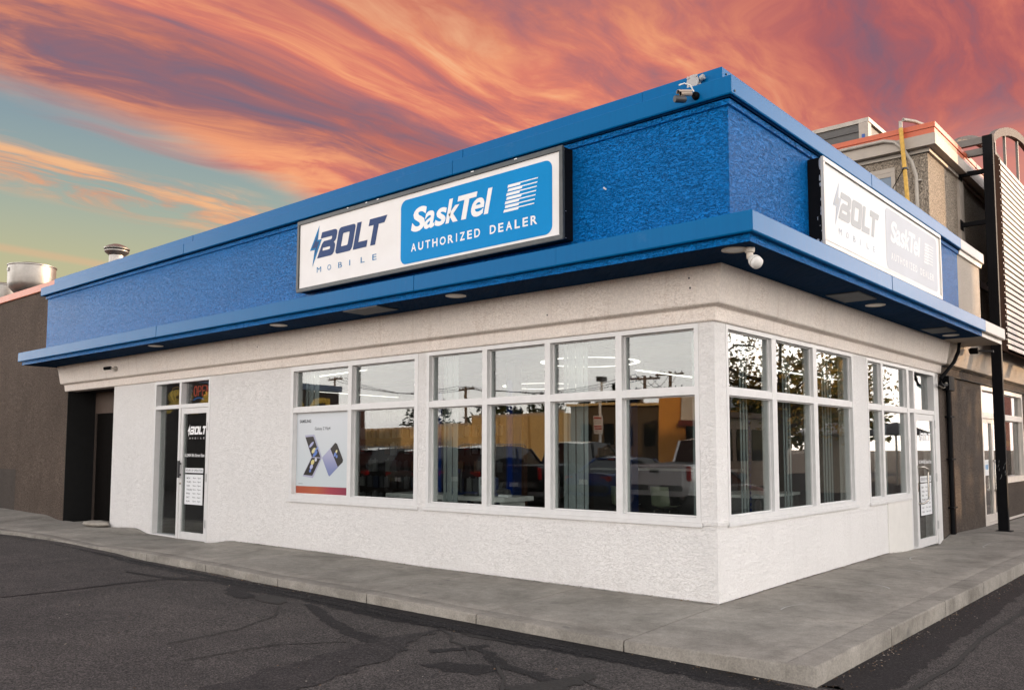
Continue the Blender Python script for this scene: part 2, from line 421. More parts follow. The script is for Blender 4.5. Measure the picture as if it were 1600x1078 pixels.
def asphalt(name, base, speck=0.35, rough=0.85, spec=0.3, brown=0.5):
    def b(h):
        v = ocoord(h)
        vo = h.n('ShaderNodeTexVoronoi'); h.put(vo.inputs['Vector'], v); vo.inputs['Scale'].default_value = 85
        sp = h.noise(v, 70, 3, 0.8)
        sp2 = h.noise(v, 38, 3, 0.6)
        n1 = h.noise(v, 0.75, 6, 0.62, 0.6)
        n2 = h.noise(v, 5, 5, 0.6)
        c = h.mix(1.0, (*base, 1), h.ramp(n1, [(0.28, (0.66, 0.66, 0.68)), (0.5, (0.96, 0.96, 0.96)), (0.74, (1.28, 1.26, 1.24))]), 'MULTIPLY')
        c = h.mix(1.0, c, h.ramp(n2, [(0.3, (0.82, 0.82, 0.82)), (0.7, (1.15, 1.14, 1.12))]), 'MULTIPLY')
        c = h.mix(1.0, c, h.ramp(sp, [(0.38, (1 - speck * 1.5,) * 3), (0.49, (0.95,) * 3), (0.60, (1 + speck * 3.4,) * 3)]), 'MULTIPLY')
        gr = h.noise(v, 28, 4, 0.75)
        c = h.mix(1.0, c, h.ramp(gr, [(0.38, (0.66, 0.66, 0.67)), (0.62, (1.4, 1.37, 1.34))]), 'MULTIPLY')
        c = h.mix(h.m('MULTIPLY', h.ss(sp2, 0.56, 0.70), 0.35), c, (0.15, 0.135, 0.12, 1))
        hgt = h.m('ADD', h.m('MULTIPLY', sp, 1.0), h.m('MULTIPLY', vo.outputs['Distance'], -0.7))
        return pbsdf(h, c, rough, 0, spec, bump(h, hgt, 0.8, 0.008))
    return mat(name, b)


M_asph = asphalt('asphalt', (0.041, 0.037, 0.0355), 0.55)
M_tar = asphalt('tar_sealer', (0.0105, 0.0100, 0.0112), 0.3, 0.7, 0.25)
M_tar2 = asphalt('worn_tar_sealer', (0.024, 0.022, 0.0225), 0.4, 0.8, 0.25)
M_wet = mat('oil_stain', lambda h: pbsdf(h, (0.014, 0.013, 0.012), h.m('ADD', 0.45, h.m('MULTIPLY', h.noise(ocoord(h), 60, 3), 0.4)), 0, 0.45,
                                         bump(h, h.noise(ocoord(h), 90, 3), 0.5, 0.006)))

# ------------------------------------------------------------------ mesh helpers


class MB:
    def __init__(s): s.v, s.f = [], []
    def quad(s, *p):
        i = len(s.v); s.v += [tuple(q) for q in p]; s.f.append(tuple(range(i, i + len(p)))); return s
    def box(s, a, b, mtx=None, ch=0.0):
        x0, y0, z0 = a; x1, y1, z1 = b
        c = [(x0, y0, z0), (x1, y0, z0), (x1, y1, z0), (x0, y1, z0), (x0, y0, z1), (x1, y0, z1), (x1, y1, z1), (x0, y1, z1)]
        if mtx is not None: c = [tuple(mtx @ Vector(p)) for p in c]
        i = len(s.v); s.v += c
        for f in ((0, 3, 2, 1), (4, 5, 6, 7), (0, 1, 5, 4), (1, 2, 6, 5), (2, 3, 7, 6), (3, 0, 4, 7)):
            s.f.append(tuple(i + q for q in f))
        return s
    def tube(s, pts, r, seg=8, cap=True):
        pts = [Vector(p) for p in pts]
        rr = r if isinstance(r, (list, tuple)) else [r] * len(pts)
        rings = []
        for j, p in enumerate(pts):
            t = (pts[min(j + 1, len(pts) - 1)] - pts[max(j - 1, 0)]).normalized()
            a = Vector((0, 0, 1)) if abs(t.z) < 0.9 else Vector((1, 0, 0))
            u = t.cross(a).normalized(); w = t.cross(u)
            i = len(s.v)
            for q in range(seg):
                an = 2 * math.pi * q / seg
                s.v.append(tuple(p + (u * math.cos(an) + w * math.sin(an)) * rr[j]))
            rings.append(i)
        for j in range(len(rings) - 1):
            for q in range(seg):
                a, b = rings[j] + q, rings[j] + (q + 1) % seg
                s.f.append((a, b, b + rings[j + 1] - rings[j], a + rings[j + 1] - rings[j]))
        if cap:
            s.f.append(tuple(rings[0] + q for q in reversed(range(seg))))
            s.f.append(tuple(rings[-1] + q for q in range(seg)))
        return s
    def lathe(s, prof, c=(0, 0, 0), seg=24, axis='z', mtx=None):
        """prof: (r, h) pairs from one end to the other"""
        base = len(s.v)
        for r, h in prof:
            for q in range(seg):
                an = 2 * math.pi * q / seg
                p = Vector((r * math.cos(an), r * math.sin(an), h))
                if axis == 'y': p = Vector((p.x, -p.z, p.y))
                if axis == 'x': p = Vector((p.z, p.x, p.y))
                if mtx is not None: p = mtx @ p
                s.v.append((p.x + c[0], p.y + c[1], p.z + c[2]))
        for j in range(len(prof) - 1):
            for q in range(seg):
                a, b = base + j * seg + q, base + j * seg + (q + 1) % seg
                s.f.append((a, b, b + seg, a + seg))
        s.f.append(tuple(base + q for q in reversed(range(seg))))
        s.f.append(tuple(base + (len(prof) - 1) * seg + q for q in range(seg)))
        return s
    def prism(s, poly, o, U, V, N, t):
        """a 2-D outline (u, v) extruded by t along N from the point o"""
        o, U, V, N = Vector(o), Vector(U), Vector(V), Vector(N)
        n = len(poly); i = len(s.v)
        for dd in (0, t):
            for u, v in poly: s.v.append(tuple(o + U * u + V * v + N * dd))
        s.f.append(tuple(i + q for q in range(n - 1, -1, -1)))
        s.f.append(tuple(i + n + q for q in range(n)))
        for q in range(n):
            r2 = (q + 1) % n
            s.f.append((i + q, i + r2, i + n + r2, i + n + q))
        return s
    def mesh(s, name, m=None, smooth=False, bevel=0.0, fix=True):
        me = bpy.data.meshes.new(name)
        me.from_pydata(s.v, [], s.f)
        bm = bmesh.new(); bm.from_mesh(me)
        if fix:
            bmesh.ops.remove_doubles(bm, verts=bm.verts, dist=1e-5)
            bmesh.ops.recalc_face_normals(bm, faces=bm.faces)
        if bevel:
            bmesh.ops.bevel(bm, geom=[e for e in bm.edges if len(e.link_faces) == 2 and e.calc_face_angle(0) > 0.5], offset=bevel, segments=2, affect='EDGES', clamp_overlap=True)
        bm.to_mesh(me); bm.free()
        if smooth:
            for p in me.polygons: p.use_smooth = True
            me.set_sharp_from_angle(angle=R(38))
        if m is not None: me.materials.append(m)
        return me
    def obj(s, name, m=None, parent=None, smooth=False, bevel=0.0, fix=True):
        o = bpy.data.objects.new(name, s.mesh(name, m, smooth, bevel, fix))
        COL.objects.link(o)
        if parent is not None: link_parent(o, parent)
        return o


def link_parent(o, p):
    o.parent = p
    # keep world coordinates when the parent sits away from the origin
    o.matrix_parent_inverse = WORLD[p.name].inverted() if p.name in WORLD else Matrix.Identity(4)


WORLD = {}


def tag(o, label=None, cat=None, group=None, kind=None):
    for kk, v in (('label', label), ('category', cat), ('group', group), ('kind', kind)):
        if v: o[kk] = v
    return o


def thing(name, label, cat, loc=(0, 0, 0), rz=0.0, group=None, local=False):
    o = bpy.data.objects.new(name, None)
    o.empty_display_size = 0.3
    COL.objects.link(o)
    o.location = loc; o.rotation_euler = (0, 0, rz)
    if not local:
        WORLD[o.name] = Matrix.Translation(Vector(loc)) @ Matrix.Rotation(rz, 4, 'Z')
    return tag(o, label, cat, group)


def copy_tree(o, parent=None):
    c = o.copy(); COL.objects.link(c)
    if parent is not None: c.parent = parent
    for ch in list(o.children): copy_tree(ch, c)
    return c


def inst(src, name, parent, loc=(0, 0, 0), rot=(0, 0, 0), scale=(1, 1, 1)):
    """another object that shares SRC's mesh"""
    o = bpy.data.objects.new(name, src)
    COL.objects.link(o)
    link_parent(o, parent)
    o.location = loc; o.rotation_euler = rot; o.scale = scale
    return o


def smooth_interp(tab, x):
    if x <= tab[0][0]: return tab[0][1]
    for (a, va), (b, vb) in zip(tab, tab[1:]):
        if x <= b:
            t = (x - a) / (b - a); t = t * t * (3 - 2 * t)
            return va + (vb - va) * t
    return tab[-1][1]


def text_mesh(txt, bold=0.0, size=1.0, spacing=1.0, shear=0.0, res=4):
    """returns (verts2d, faces) of lettering, its bounding box normalised to start at 0,0 with its true w, h"""
    cu = bpy.data.curves.new('lettering', 'FONT')
    cu.body = txt; cu.size = size; cu.space_character = spacing; cu.offset = bold; cu.shear = shear
    cu.resolution_u = res; cu.fill_mode = 'FRONT'
    ob = bpy.data.objects.new('lettering', cu)
    COL.objects.link(ob)
    dg = bpy.context.evaluated_depsgraph_get()
    me = bpy.data.meshes.new_from_object(ob.evaluated_get(dg))
    vs_ = [(v.co.x, v.co.y) for v in me.vertices]
    fs = [tuple(p.vertices) for p in me.polygons]
    bpy.data.objects.remove(ob); bpy.data.curves.remove(cu); bpy.data.meshes.remove(me)
    x0 = min(v[0] for v in vs_); x1 = max(v[0] for v in vs_); y0 = min(v[1] for v in vs_); y1 = max(v[1] for v in vs_)
    return [((v[0] - x0) / (x1 - x0), (v[1] - y0) / (y1 - y0)) for v in vs_], fs


def shape_mesh(polys, res=1):
    """filled 2-D shapes with holes: a list of closed outlines"""
    cu = bpy.data.curves.new('outline', 'CURVE'); cu.dimensions = '2D'; cu.fill_mode = 'FRONT'
    for poly in polys:
        sp = cu.splines.new('POLY'); sp.points.add(len(poly) - 1); sp.use_cyclic_u = True
        for p, q in zip(sp.points, poly): p.co = (q[0], q[1], 0, 1)
    ob = bpy.data.objects.new('outline', cu); COL.objects.link(ob)
    dg = bpy.context.evaluated_depsgraph_get()
    me = bpy.data.meshes.new_from_object(ob.evaluated_get(dg))
    vs_ = [(v.co.x, v.co.y) for v in me.vertices]; fs = [tuple(p.vertices) for p in me.polygons]
    bpy.data.objects.remove(ob); bpy.data.curves.remove(cu); bpy.data.meshes.remove(me)
    return vs_, fs


class Plane:
    """a lettering plane: point o, axes U (right), V (up), N (out)"""
    def __init__(s, o, U, V, N): s.o, s.U, s.V, s.N = Vector(o), Vector(U), Vector(V), Vector(N)
    def at(s, u, v, n=0.0): return s.o + s.U * u + s.V * v + s.N * n
    def put(s, vf, name, m, parent, n=0.002, u0=0, v0=0, su=1, sv=1):
        vs_, fs = vf
        mb = MB(); mb.v = [tuple(s.at(u0 + a * su, v0 + b * sv, n)) for a, b in vs_]; mb.f = fs
        o = mb.obj(name, m, parent, fix=False)
        me = o.data
        if me.polygons and me.polygons[0].normal.dot(s.N) < 0:
            me.flip_normals()
        return o
    def text(s, txt, name, m, parent, u, v, w, h, n=0.002, **kw):
        return s.put(text_mesh(txt, **kw), name, m, parent, n, u, v, w, h)
    def poly(s, pts, name, m, parent, n=0.002):
        return s.put(shape_mesh([pts]), name, m, parent, n)


def rrect(x0, y0, x1, y1, r, seg=6):
    out = []
    for cx, cy, a0 in ((x1 - r, y1 - r, 0), (x0 + r, y1 - r, 90), (x0 + r, y0 + r, 180), (x1 - r, y0 + r, 270)):
        for q in range(seg + 1):
            a = R(a0 + 90 * q / seg); out.append((cx + r * math.cos(a), cy + r * math.sin(a)))
    return out


# ------------------------------------------------------------------ ground levels
KB = [(-20, -0.03), (-14.5, -0.035), (-13.5, -0.01), (-11.5, 0.0), (-9.9, -0.025), (-8.5, -0.073), (-6.8, -0.083), (-5.1, -0.111), (-3.4, -0.138), (-1.7, -0.158), (0.0, -0.163), (1.7, -0.167)]
KT = [(-20, 0.03), (-14.5, 0.026), (-13.5, 0.047), (-12.4, 0.05), (-11.5, 0.03), (-10.6, 0.012), (-9.9, 0.029), (-8.5, 0.038), (-6.8, 0.02), (-5.1, -0.011), (-3.4, -0.019), (-1.7, -0.043), (0.0, -0.058), (1.7, -0.013)]
WL = [(-20, 0.16), (-17.1, 0.12), (-16.1, 0.03), (-13.7, 0.02), (-12.65, 0.06), (-12.0, -0.02), (-9.9, -0.045), (-9.0, 0.04), (-6.6, 0.036), (-4.0, 0.008), (0, 0.002)]
WR = [(0, 0.002), (2.2, 0.018), (5.0, 0.026), (6.1, -0.02), (7.7, -0.08), (8.05, 0.0), (8.4, 0.045), (11, 0.005), (12.3, -0.03), (30, -0.03)]
KR = [(-1.7, -0.013), (0, 0.0), (5, 0.0), (8, -0.01), (30, -0.01)]
KRB = -0.155


def ground_z(x, y):
    kb = smooth_interp(KB, x)
    if y > -1.7 and x > 0: return -0.160
    t = min(1, max(0, (-y - 3.0) / 7.0))
    return kb * (1 - t) + (-0.17) * t


def walk_z(x, y):
    if y >= 0 and x < 0: return smooth_interp(WL, x) if x < -0.1 else smooth_interp(WR, y)
    if y >= 0: 
        t = min(1, max(0, x / 1.7)); return smooth_interp(WR, y) * (1 - t) + smooth_interp(KR, y) * t
    t = min(1, max(0, -y / 1.7))
    if x <= 0: return smooth_interp(WL, x) * (1 - t) + smooth_interp(KT, x) * t
    q = min(1, x / 1.7)
    a = smooth_interp(WR, 0) * (1 - t) + smooth_interp(KT, 0) * t
    b = smooth_interp(KR, 0) * (1 - t) + smooth_interp(KR, -1.7) * t
    return a * (1 - q) + b * q


# asphalt sheet
def axis(lo, hi, near0, near1, step, grow=1.5):
    a = [near0 + i * step for i in range(int((near1 - near0) / step) + 1)]
    s_, p = step, near0
    left = []
    while p > lo: s_ *= grow; p -= s_; left.append(max(p, lo))
    s_, p = step, a[-1]
    right = []
    while p < hi: s_ *= grow; p += s_; right.append(min(p, hi))
    return left[::-1] + a + right


xs = sorted(axis(-900, 900, -20, 8, 0.5) + [1.59, 1.61]); ys = sorted(axis(-900, 900, -10, 2, 0.5) + [-1.69, -1.66, -1.64])
mb = MB()
for y in ys:
    for x in xs:
        far = max(0, min(1, (math.hypot(x, y) - 15) / 30))
        mb.v.append((x, y, (-0.40 if (y > -1.65 and x < 1.6) else ground_z(x, y)) * (1 - far) - 0.17 * far + 0.0015 * noise.noise(Vector((x * 0.8, y * 0.8, 0)))))
nx = len(xs)
for j in range(len(ys) - 1):
    for i in range(nx - 1):
        a = j * nx + i; mb.f.append((a, a + 1, a + nx + 1, a + nx))
asph = mb.obj('asphalt_road', M_asph, smooth=True)
tag(asph, 'dark speckled asphalt of the parking lot around the shop', None, None, 'structure')


def ground_patch(name, pts, m, label, wob=0.05, lift=0.0025):
    """a thin sheet with an uneven outline lying on the asphalt"""
    out = []
    n = len(pts)
    for i in range(n):
        a, b = Vector(pts[i]), Vector(pts[(i + 1) % n])
        st = max(2, int((b - a).length / 0.05))
        for q in range(st):
            p = a.lerp(b, q / st)
            w = Vector((noise.noise(Vector((p.x * 6, p.y * 6, 1))), noise.noise(Vector((p.x * 6, p.y * 6, 9))))) * wob
            w += Vector((noise.noise(Vector((p.x * 19, p.y * 19, 4))), noise.noise(Vector((p.x * 19, p.y * 19, 6))))) * wob * 0.5
            out.append((p.x + w.x, p.y + w.y))
    vs_, fs = shape_mesh([out])
    mb = MB(); mb.v = [(x, y, ground_z(x, y) + lift) for x, y in vs_]; mb.f = fs
    o = mb.obj(name, m, fix=False)
    if o.data.polygons and o.data.polygons[0].normal.z < 0: o.data.flip_normals()
    return tag(o, label, None, None, 'structure')


def strip(line, width):
    L = [Vector(p) for p in line]; l, r_ = [], []
    for i, p in enumerate(L):
        t = (L[min(i + 1, len(L) - 1)] - L[max(i - 1, 0)]).normalized(); nrm = Vector((-t.y, t.x))
        w = width[i] if isinstance(width, (list, tuple)) else width
        l.append(p + nrm * w / 2); r_.append(p - nrm * w / 2)
    return [tuple(p) for p in l + r_[::-1]]


edge = [(-14.7, -1.86), (-10.9, -1.90), (-8.6, -1.95), (-6.4, -2.02), (-5.2, -2.10), (-4.3, -2.02), (-2.7, -2.08), (-1.9, -2.0), (-1.0, -2.05), (0.2, -2.0), (1.0, -2.02), (1.9, -2.02)]
ground_patch('tar_seam', [(p[0], -1.6) for p in edge[::-1]] + edge, M_tar, 'black tar seam along the foot of the front kerb', 0.07)
edge2 = [(2.10, -2.0), (2.14, -1.14), (2.10, 0.32), (2.06, 2.4), (1.98, 4.3), (2.0, 9), (2.0, 16)]
ground_patch('tar_seam', [(1.6, p[1]) for p in edge2[::-1]] + edge2, M_tar, 'black tar seam along the foot of the side kerb', 0.07)
ground_patch('crack_sealant', strip([(-6.8, -4.15), (-6.7, -3.5), (-6.67, -2.7), (-6.5, -2.05)], [0.05, 0.06, 0.08, 0.16]), M_tar, 'thin tar filled crack running out from the kerb', 0.03, 0.004)
ground_patch('crack_sealant', strip([(-7.65, -2.4), (-6.57, -2.28), (-6.1, -1.98)], [0.05, 0.12, 0.16]), M_tar, 'short forked tar filled crack by the kerb', 0.03, 0.0055)
ground_patch('tar_patch', [(-5.6, -2.0), (-5.1, -2.42), (-4.7, -2.4), (-4.6, -2.2), (-4.9, -2.22), (-5.1, -2.02)], M_tar, 'lumpy tar patch spreading from the kerb seam', 0.09, 0.004)
ground_patch('oil_stain', [(-4.74, -2.26), (-4.68, -2.1), (-4.25, -2.12), (-4.06, -2.33), (-4.39, -2.39)], M_wet, 'small wet oil stain near the tar patch', 0.05, 0.0055)
ground_patch('crack_sealant', strip([(-3.9, -2.1), (-3.17, -2.40), (-2.49, -2.66), (-1.84, -2.76)], [0.1, 0.13, 0.14, 0.2]), M_tar, 'curving tar filled crack in front of the corner windows', 0.05, 0.004)
ground_patch('tar_patch', strip([(-1.88, -1.95), (-1.86, -2.4), (-1.72, -2.9), (-1.6, -3.5), (-1.42, -4.3), (-1.3, -5.4)], [0.1, 0.16, 0.5, 0.62, 0.62, 0.6]), M_tar2, 'broad tar strip running out across the lot', 0.10, 0.0055)
ground_patch('crack_sealant', strip([(-1.3, -2.7), (-1.15, -2.46), (-1.05, -2.2)], 0.10), M_tar, 'stub of a tar filled crack beside the gutter dirt', 0.04, 0.004)
ground_patch('tar_patch', [(-1.02, -3.06), (-0.91, -2.84), (-0.67, -2.76), (-0.45, -2.70), (-0.42, -2.93), (-0.68, -3.09)], M_tar, 'oval tar patch with a ragged edge', 0.08, 0.004)
ground_patch('crack_sealant', strip([(-1.16, -2.34), (-0.83, -2.44), (-0.5, -2.66), (-0.15, -2.69), (0.1, -2.75)], [0.06, 0.09, 0.12, 0.14, 0.10]), M_tar, 'wavy tar filled crack beside the oval patch', 0.05, 0.0055)
ground_patch('oil_stain', [(-0.05, -3.1), (0.08, -2.85), (0.2, -2.4), (0.33, -2.5), (0.30, -2.95), (0.1, -3.2)], M_wet, 'dark oil stain at the bottom edge of the lot', 0.09, 0.007)
ground_patch('oil_stain', [(-2.02, -1.80), (-1.61, -1.66), (-0.95, -1.66), (-0.6, -1.9), (-0.96, -2.02), (-1.47, -2.07)], M_wet, 'black damp grime in the gutter under the kerb', 0.07, 0.0055)
ground_patch('tar_patch', [(0.3, -3.5), (0.6, -2.9), (1.0, -2.6), (1.5, -2.5), (1.3, -2.9), (0.9, -3.5)], M_tar, 'tar patch in front of the kerb corner', 0.10, 0.004)

# ------------------------------------------------------------------ sidewalk: one structure, each slab a part
sidewalk = bpy.data.objects.new('sidewalk', None); COL.objects.link(sidewalk)
tag(sidewalk, 'raised grey concrete sidewalk wrapping the shop corner', None, None, 'structure')
KG = 0.19        # width of the kerb strip


def slab(x0, x1, y0, y1, outer, m=None, name='slab'):
    """outer: which edges ('s' front, 'e' side) are the exposed kerb"""
    g = 0.0075
    X0, X1, Y0, Y1 = x0 + g, x1 - g, y0 + g, y1 - g
    if 'e' in outer: X1 = x1
    if 's' in outer: Y0 = y0
    nx_s, ny_s = (20, 5) if 's' in outer and x1 < 0.5 else (8, 20)
    xs_ = [X0 + (X1 - X0) * i / nx_s for i in range(nx_s + 1)]; ys_ = [Y0 + (Y1 - Y0) * i / ny_s for i in range(ny_s + 1)]
    if 's' in outer: ys_ = sorted(ys_ + [Y0 + 0.008, Y0 + 0.03, Y0 + KG - 0.008, Y0 + KG, Y0 + KG + 0.008])
    if 'e' in outer: xs_ = sorted(xs_ + [X1 - 0.008, X1 - 0.03, X1 - KG - 0.05, X1 - KG - 0.042, X1 - KG - 0.034])
    n_, mb = len(xs_), MB()
    for y in ys_:
        for x in xs_:
            z = walk_z(x, y) + 0.004 * noise.noise(Vector((x * 1.7, y * 1.7, 3)))
            if 's' in outer:
                dd = y - Y0
                z -= (0.013 + 0.010 * max(0, noise.noise(Vector((x * 5, y * 5, 7)))) if dd < 1e-4 else (0.003 if dd < 0.01 else 0))
                if abs(dd - KG) < 1e-4 and x < 0.02: z -= 0.006
            if 'e' in outer:
                dd = X1 - x
                z -= (0.013 + 0.010 * max(0, noise.noise(Vector((x * 5, y * 5, 7)))) if dd < 1e-4 else (0.003 if dd < 0.01 else 0))
                if abs(dd - KG - 0.042) < 1e-4: z -= 0.006
            mb.v.append((x, y, z))
    m_ = len(ys_)
    for j in range(m_ - 1):
        for i in range(n_ - 1):
            a = j * n_ + i; mb.f.append((a, a + 1, a + n_ + 1, a + n_))
    ring = [i for i in range(n_)] + [j * n_ + n_ - 1 for j in range(1, m_)] + [(m_ - 1) * n_ + i for i in range(n_ - 2, -1, -1)] + [j * n_ for j in range(m_ - 2, 0, -1)]
    b = len(mb.v)
    for r_ in ring:
        x, y, z = mb.v[r_]; mb.v.append((x + 0.0015 * noise.noise(Vector((x * 9, y * 9, 0))), y, -0.35))
    for q in range(len(ring)):
        q2 = (q + 1) % len(ring)
        mb.f.append((ring[q], b + q, b + q2, ring[q2]))
    o = mb.obj(name, m or M_conc, sidewalk, smooth=True)
    return o


fj = [0.02, -1.72, -3.40, -5.12, -6.83, -8.52, -10.2, -12.0, -13.8, -15.6, -17.4, -19.2, -21.0]
for a, b in zip(fj, fj[1:]): slab(b, a, -1.70, 0.06 if not (-16.5 < b < -13) else 1.5, 's')
rj = [-1.70, -0.05, 1.63, 3.22, 4.80, 6.5, 8.2, 9.9, 11.6, 13.3, 15.0, 16.7, 18.4]
for i, (a, b) in enumerate(zip(rj, rj[1:])):
    slab(0.02 if i == 0 else -0.06, 1.70, a, b, 'se' if i == 0 else 'e')
M_joint_shade = plain('joint_filler_and_shade', (0.02, 0.018, 0.016), 0.95)
for x in fj[:-2]:
    mb = MB(); y1 = 0.0
    ys_ = [-1.692 + (y1 + 1.692) * q / 6 for q in range(7)]
    for y in ys_: mb.v += [(x - 0.007, y, walk_z(x, y) - (0.045 if y < -1.68 else 0.012)), (x + 0.007, y, walk_z(x, y) - (0.045 if y < -1.68 else 0.012))]
    mb.v += [(x - 0.007, -1.692, -0.3), (x + 0.007, -1.692, -0.3)]
    for q in range(6): mb.f.append((2 * q, 2 * q + 1, 2 * q + 3, 2 * q + 2))
    mb.f.append((0, 1, 15, 14)); mb.obj('joint_and_foot_shade', M_joint_shade, sidewalk)
for y in rj[1:-1]:
    mb = MB()
    xs_ = [1.692 * q / 6 for q in range(7)]
    for x in xs_: mb.v += [(x, y - 0.007, walk_z(x, y) - (0.045 if x > 1.68 else 0.012)), (x, y + 0.007, walk_z(x, y) - (0.045 if x > 1.68 else 0.012))]
    mb.v += [(1.692, y - 0.007, -0.3), (1.692, y + 0.007, -0.3)]
    for q in range(6): mb.f.append((2 * q, 2 * q + 1, 2 * q + 3, 2 * q + 2))
    mb.f.append((12, 13, 15, 14)); mb.obj('joint_and_foot_shade', M_joint_shade, sidewalk)
def foot_shade_line(pts):  # contact shade at the wall foot, laid as a thin dark strip
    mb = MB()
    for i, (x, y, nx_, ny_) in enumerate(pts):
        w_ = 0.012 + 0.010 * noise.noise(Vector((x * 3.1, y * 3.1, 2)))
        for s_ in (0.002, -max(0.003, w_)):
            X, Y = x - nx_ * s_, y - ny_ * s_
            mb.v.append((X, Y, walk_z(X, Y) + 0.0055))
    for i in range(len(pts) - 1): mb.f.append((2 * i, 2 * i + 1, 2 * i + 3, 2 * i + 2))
    o = mb.obj('joint_and_foot_shade', M_joint_shade, sidewalk, fix=False)
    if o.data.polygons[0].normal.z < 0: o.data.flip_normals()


foot_shade_line([(-9.9 + 9.9 * q / 160, 0.0, 0, -1) for q in range(161)])
foot_shade_line([(-13.7 + 1.7 * q / 30, 0.0, 0, -1) for q in range(31)])
foot_shade_line([(0.0, 6.28 * q / 110, 1, 0) for q in range(111)])
foot_shade_line([(0.0, 8.0 + 3.0 * q / 40, 1, 0) for q in range(41)])
for ln, w_, lab in (([(-1.9, -2.0), (-1.6, -2.15), (-1.42, -2.32), (-1.2, -2.36), (-0.9, -2.6)], 0.014, 'thin jagged crack by the gutter grime'), ([(-0.5, -2.7), (-0.2, -2.95), (0.1, -3.3), (0.15, -3.8)], 0.016, 'thin crack running toward the photographer'),
                    ([(-4.0, -2.4), (-3.6, -2.7), (-3.3, -3.3), (-3.25, -4.0)], 0.012, 'fine crack crossing the lot below the poster window'), ([(2.25, -1.4), (2.3, -0.4), (2.22, 0.8), (2.26, 2.2), (2.2, 3.6)], 0.022, 'dark crack running beside the side kerb'),
                    ([(-2.1, -2.9), (-2.5, -3.4), (-2.6, -4.2)], 0.012, 'hairline crack beside the broad tar strip'), ([(0.2, -2.55), (0.7, -2.75), (1.3, -2.7), (2.2, -2.9)], 0.014, 'thin crack in front of the kerb corner')):
    ground_patch('asphalt_crack', strip(ln, w_ * 1.7), M_joint_shade, lab, 0.012, 0.0075)
# chalky arcs drawn on the walk
M_chalk = mat('chalk', lambda h: pbsdf(h, (0.42, 0.41, 0.39), 0.9))
for c, rr_, a0, a1, lab in (((0.85, 0.25), 0.26, 95, 200, 'faint white chalk arc nearest the corner'), ((0.8, 1.7), 0.30, 40, 150, 'faint white chalk arc below the middle window'),
                            ((0.75, 3.1), 0.34, 60, 160, 'faint chalk curve below the last wide window pane'), ((0.7, 4.9), 0.3, 120, 230, 'faint chalk curve before the white infill panel'),
                            ((0.95, 7.7), 0.25, 100, 230, 'faint chalk curve before the brown wall')):
    pts = [(c[0] + rr_ * math.cos(R(a0 + (a1 - a0) * q / 12)), c[1] + rr_ * 1.5 * math.sin(R(a0 + (a1 - a0) * q / 12))) for q in range(13)]
    mb = MB()
    for q in range(13):
        for s_ in (-1, 1):
            x, y = pts[q][0] + s_ * 0.006, pts[q][1] + s_ * 0.006
            mb.v.append((x, y, walk_z(x, y) + 0.006))
    for q in range(12): mb.f.append((2 * q, 2 * q + 1, 2 * q + 3, 2 * q + 2))
    tag(mb.obj('chalk_mark', M_chalk), lab, None, None, 'structure')

# ------------------------------------------------------------------ the corner shop
shop = thing('shop_building', 'white stucco corner phone shop with a bright blue parapet and canopy', 'building')
ZS, ZT = 0.80, 2.86          # window sill, window head
XL, YR = -13.73, 7.99        # ends of the white walls
FRONT_OPEN = [(-4.335, -0.185, ZS, ZT), (-7.49, -4.50, ZS, ZT), (-11.985, -9.93, -0.3, ZT)]
SIDE_OPEN = [(0.24, 3.90, ZS, ZT), (4.43, 6.29, ZS, ZT), (6.29, 7.78, -0.3, ZT)]


def wall_with_openings(name, m, parent, u0, u1, z0, z1, opens, to3, depth=0.22, du=0.6):
    """a thick wall in the (u, z) plane; to3(u, depth, z) places it"""
    us = sorted({u0, u1, *[o[0] for o in opens], *[o[1] for o in opens]})
    zs = sorted({z0, z1, *[max(z0, o[2]) for o in opens], *[min(z1, o[3]) for o in opens]})
    mb = MB()
    inside = lambda u, z: any(o[0] < u < o[1] and o[2] < z < o[3] for o in opens)
    for a, b in zip(us, us[1:]):
        for c, d_ in zip(zs, zs[1:]):
            if inside((a + b) / 2, (c + d_) / 2): continue
            mb.quad(to3(a, 0, c), to3(b, 0, c), to3(b, 0, d_), to3(a, 0, d_))
            mb.quad(to3(a, depth, c), to3(a, depth, d_), to3(b, depth, d_), to3(b, depth, c))
            for (p, q, uu, zz) in (((a, c), (b, c), (a + b) / 2, c - 1e-3), ((a, d_), (b, d_), (a + b) / 2, d_ + 1e-3), ((a, c), (a, d_), a - 1e-3, (c + d_) / 2), ((b, c), (b, d_), b + 1e-3, (c + d_) / 2)):
                if inside(uu, zz) or not (u0 < uu < u1 and z0 < zz < z1):
                    mb.quad(to3(p[0], 0, p[1]), to3(q[0], 0, q[1]), to3(q[0], depth, q[1]), to3(p[0], depth, p[1]))
    return mb.obj(name, m, parent)


F3 = lambda u, dd, z: (u, dd, z)           # front wall: depth runs to +y
S3 = lambda u, dd, z: (-dd, u, z)          # side wall: depth runs to -x
wall_with_openings('wall', M_white, shop, XL, 0.0, -0.3, 3.0, FRONT_OPEN, F3)
wall_with_openings('wall', M_white, shop, 0.22, YR, -0.3, 3.0, SIDE_OPEN, S3)
# corner pier's flank that the side wall leaves open
MB().box((-0.22, 0.002, -0.3), (-0.0005, 0.22, 3.0)).obj('wall', M_white, shop)
# smooth infill panel beside the side door
MB().box((-0.03, 5.15, -0.05), (0.012, 6.275, 0.775)).obj('infill_panel', M_whitep, shop, bevel=0.003)


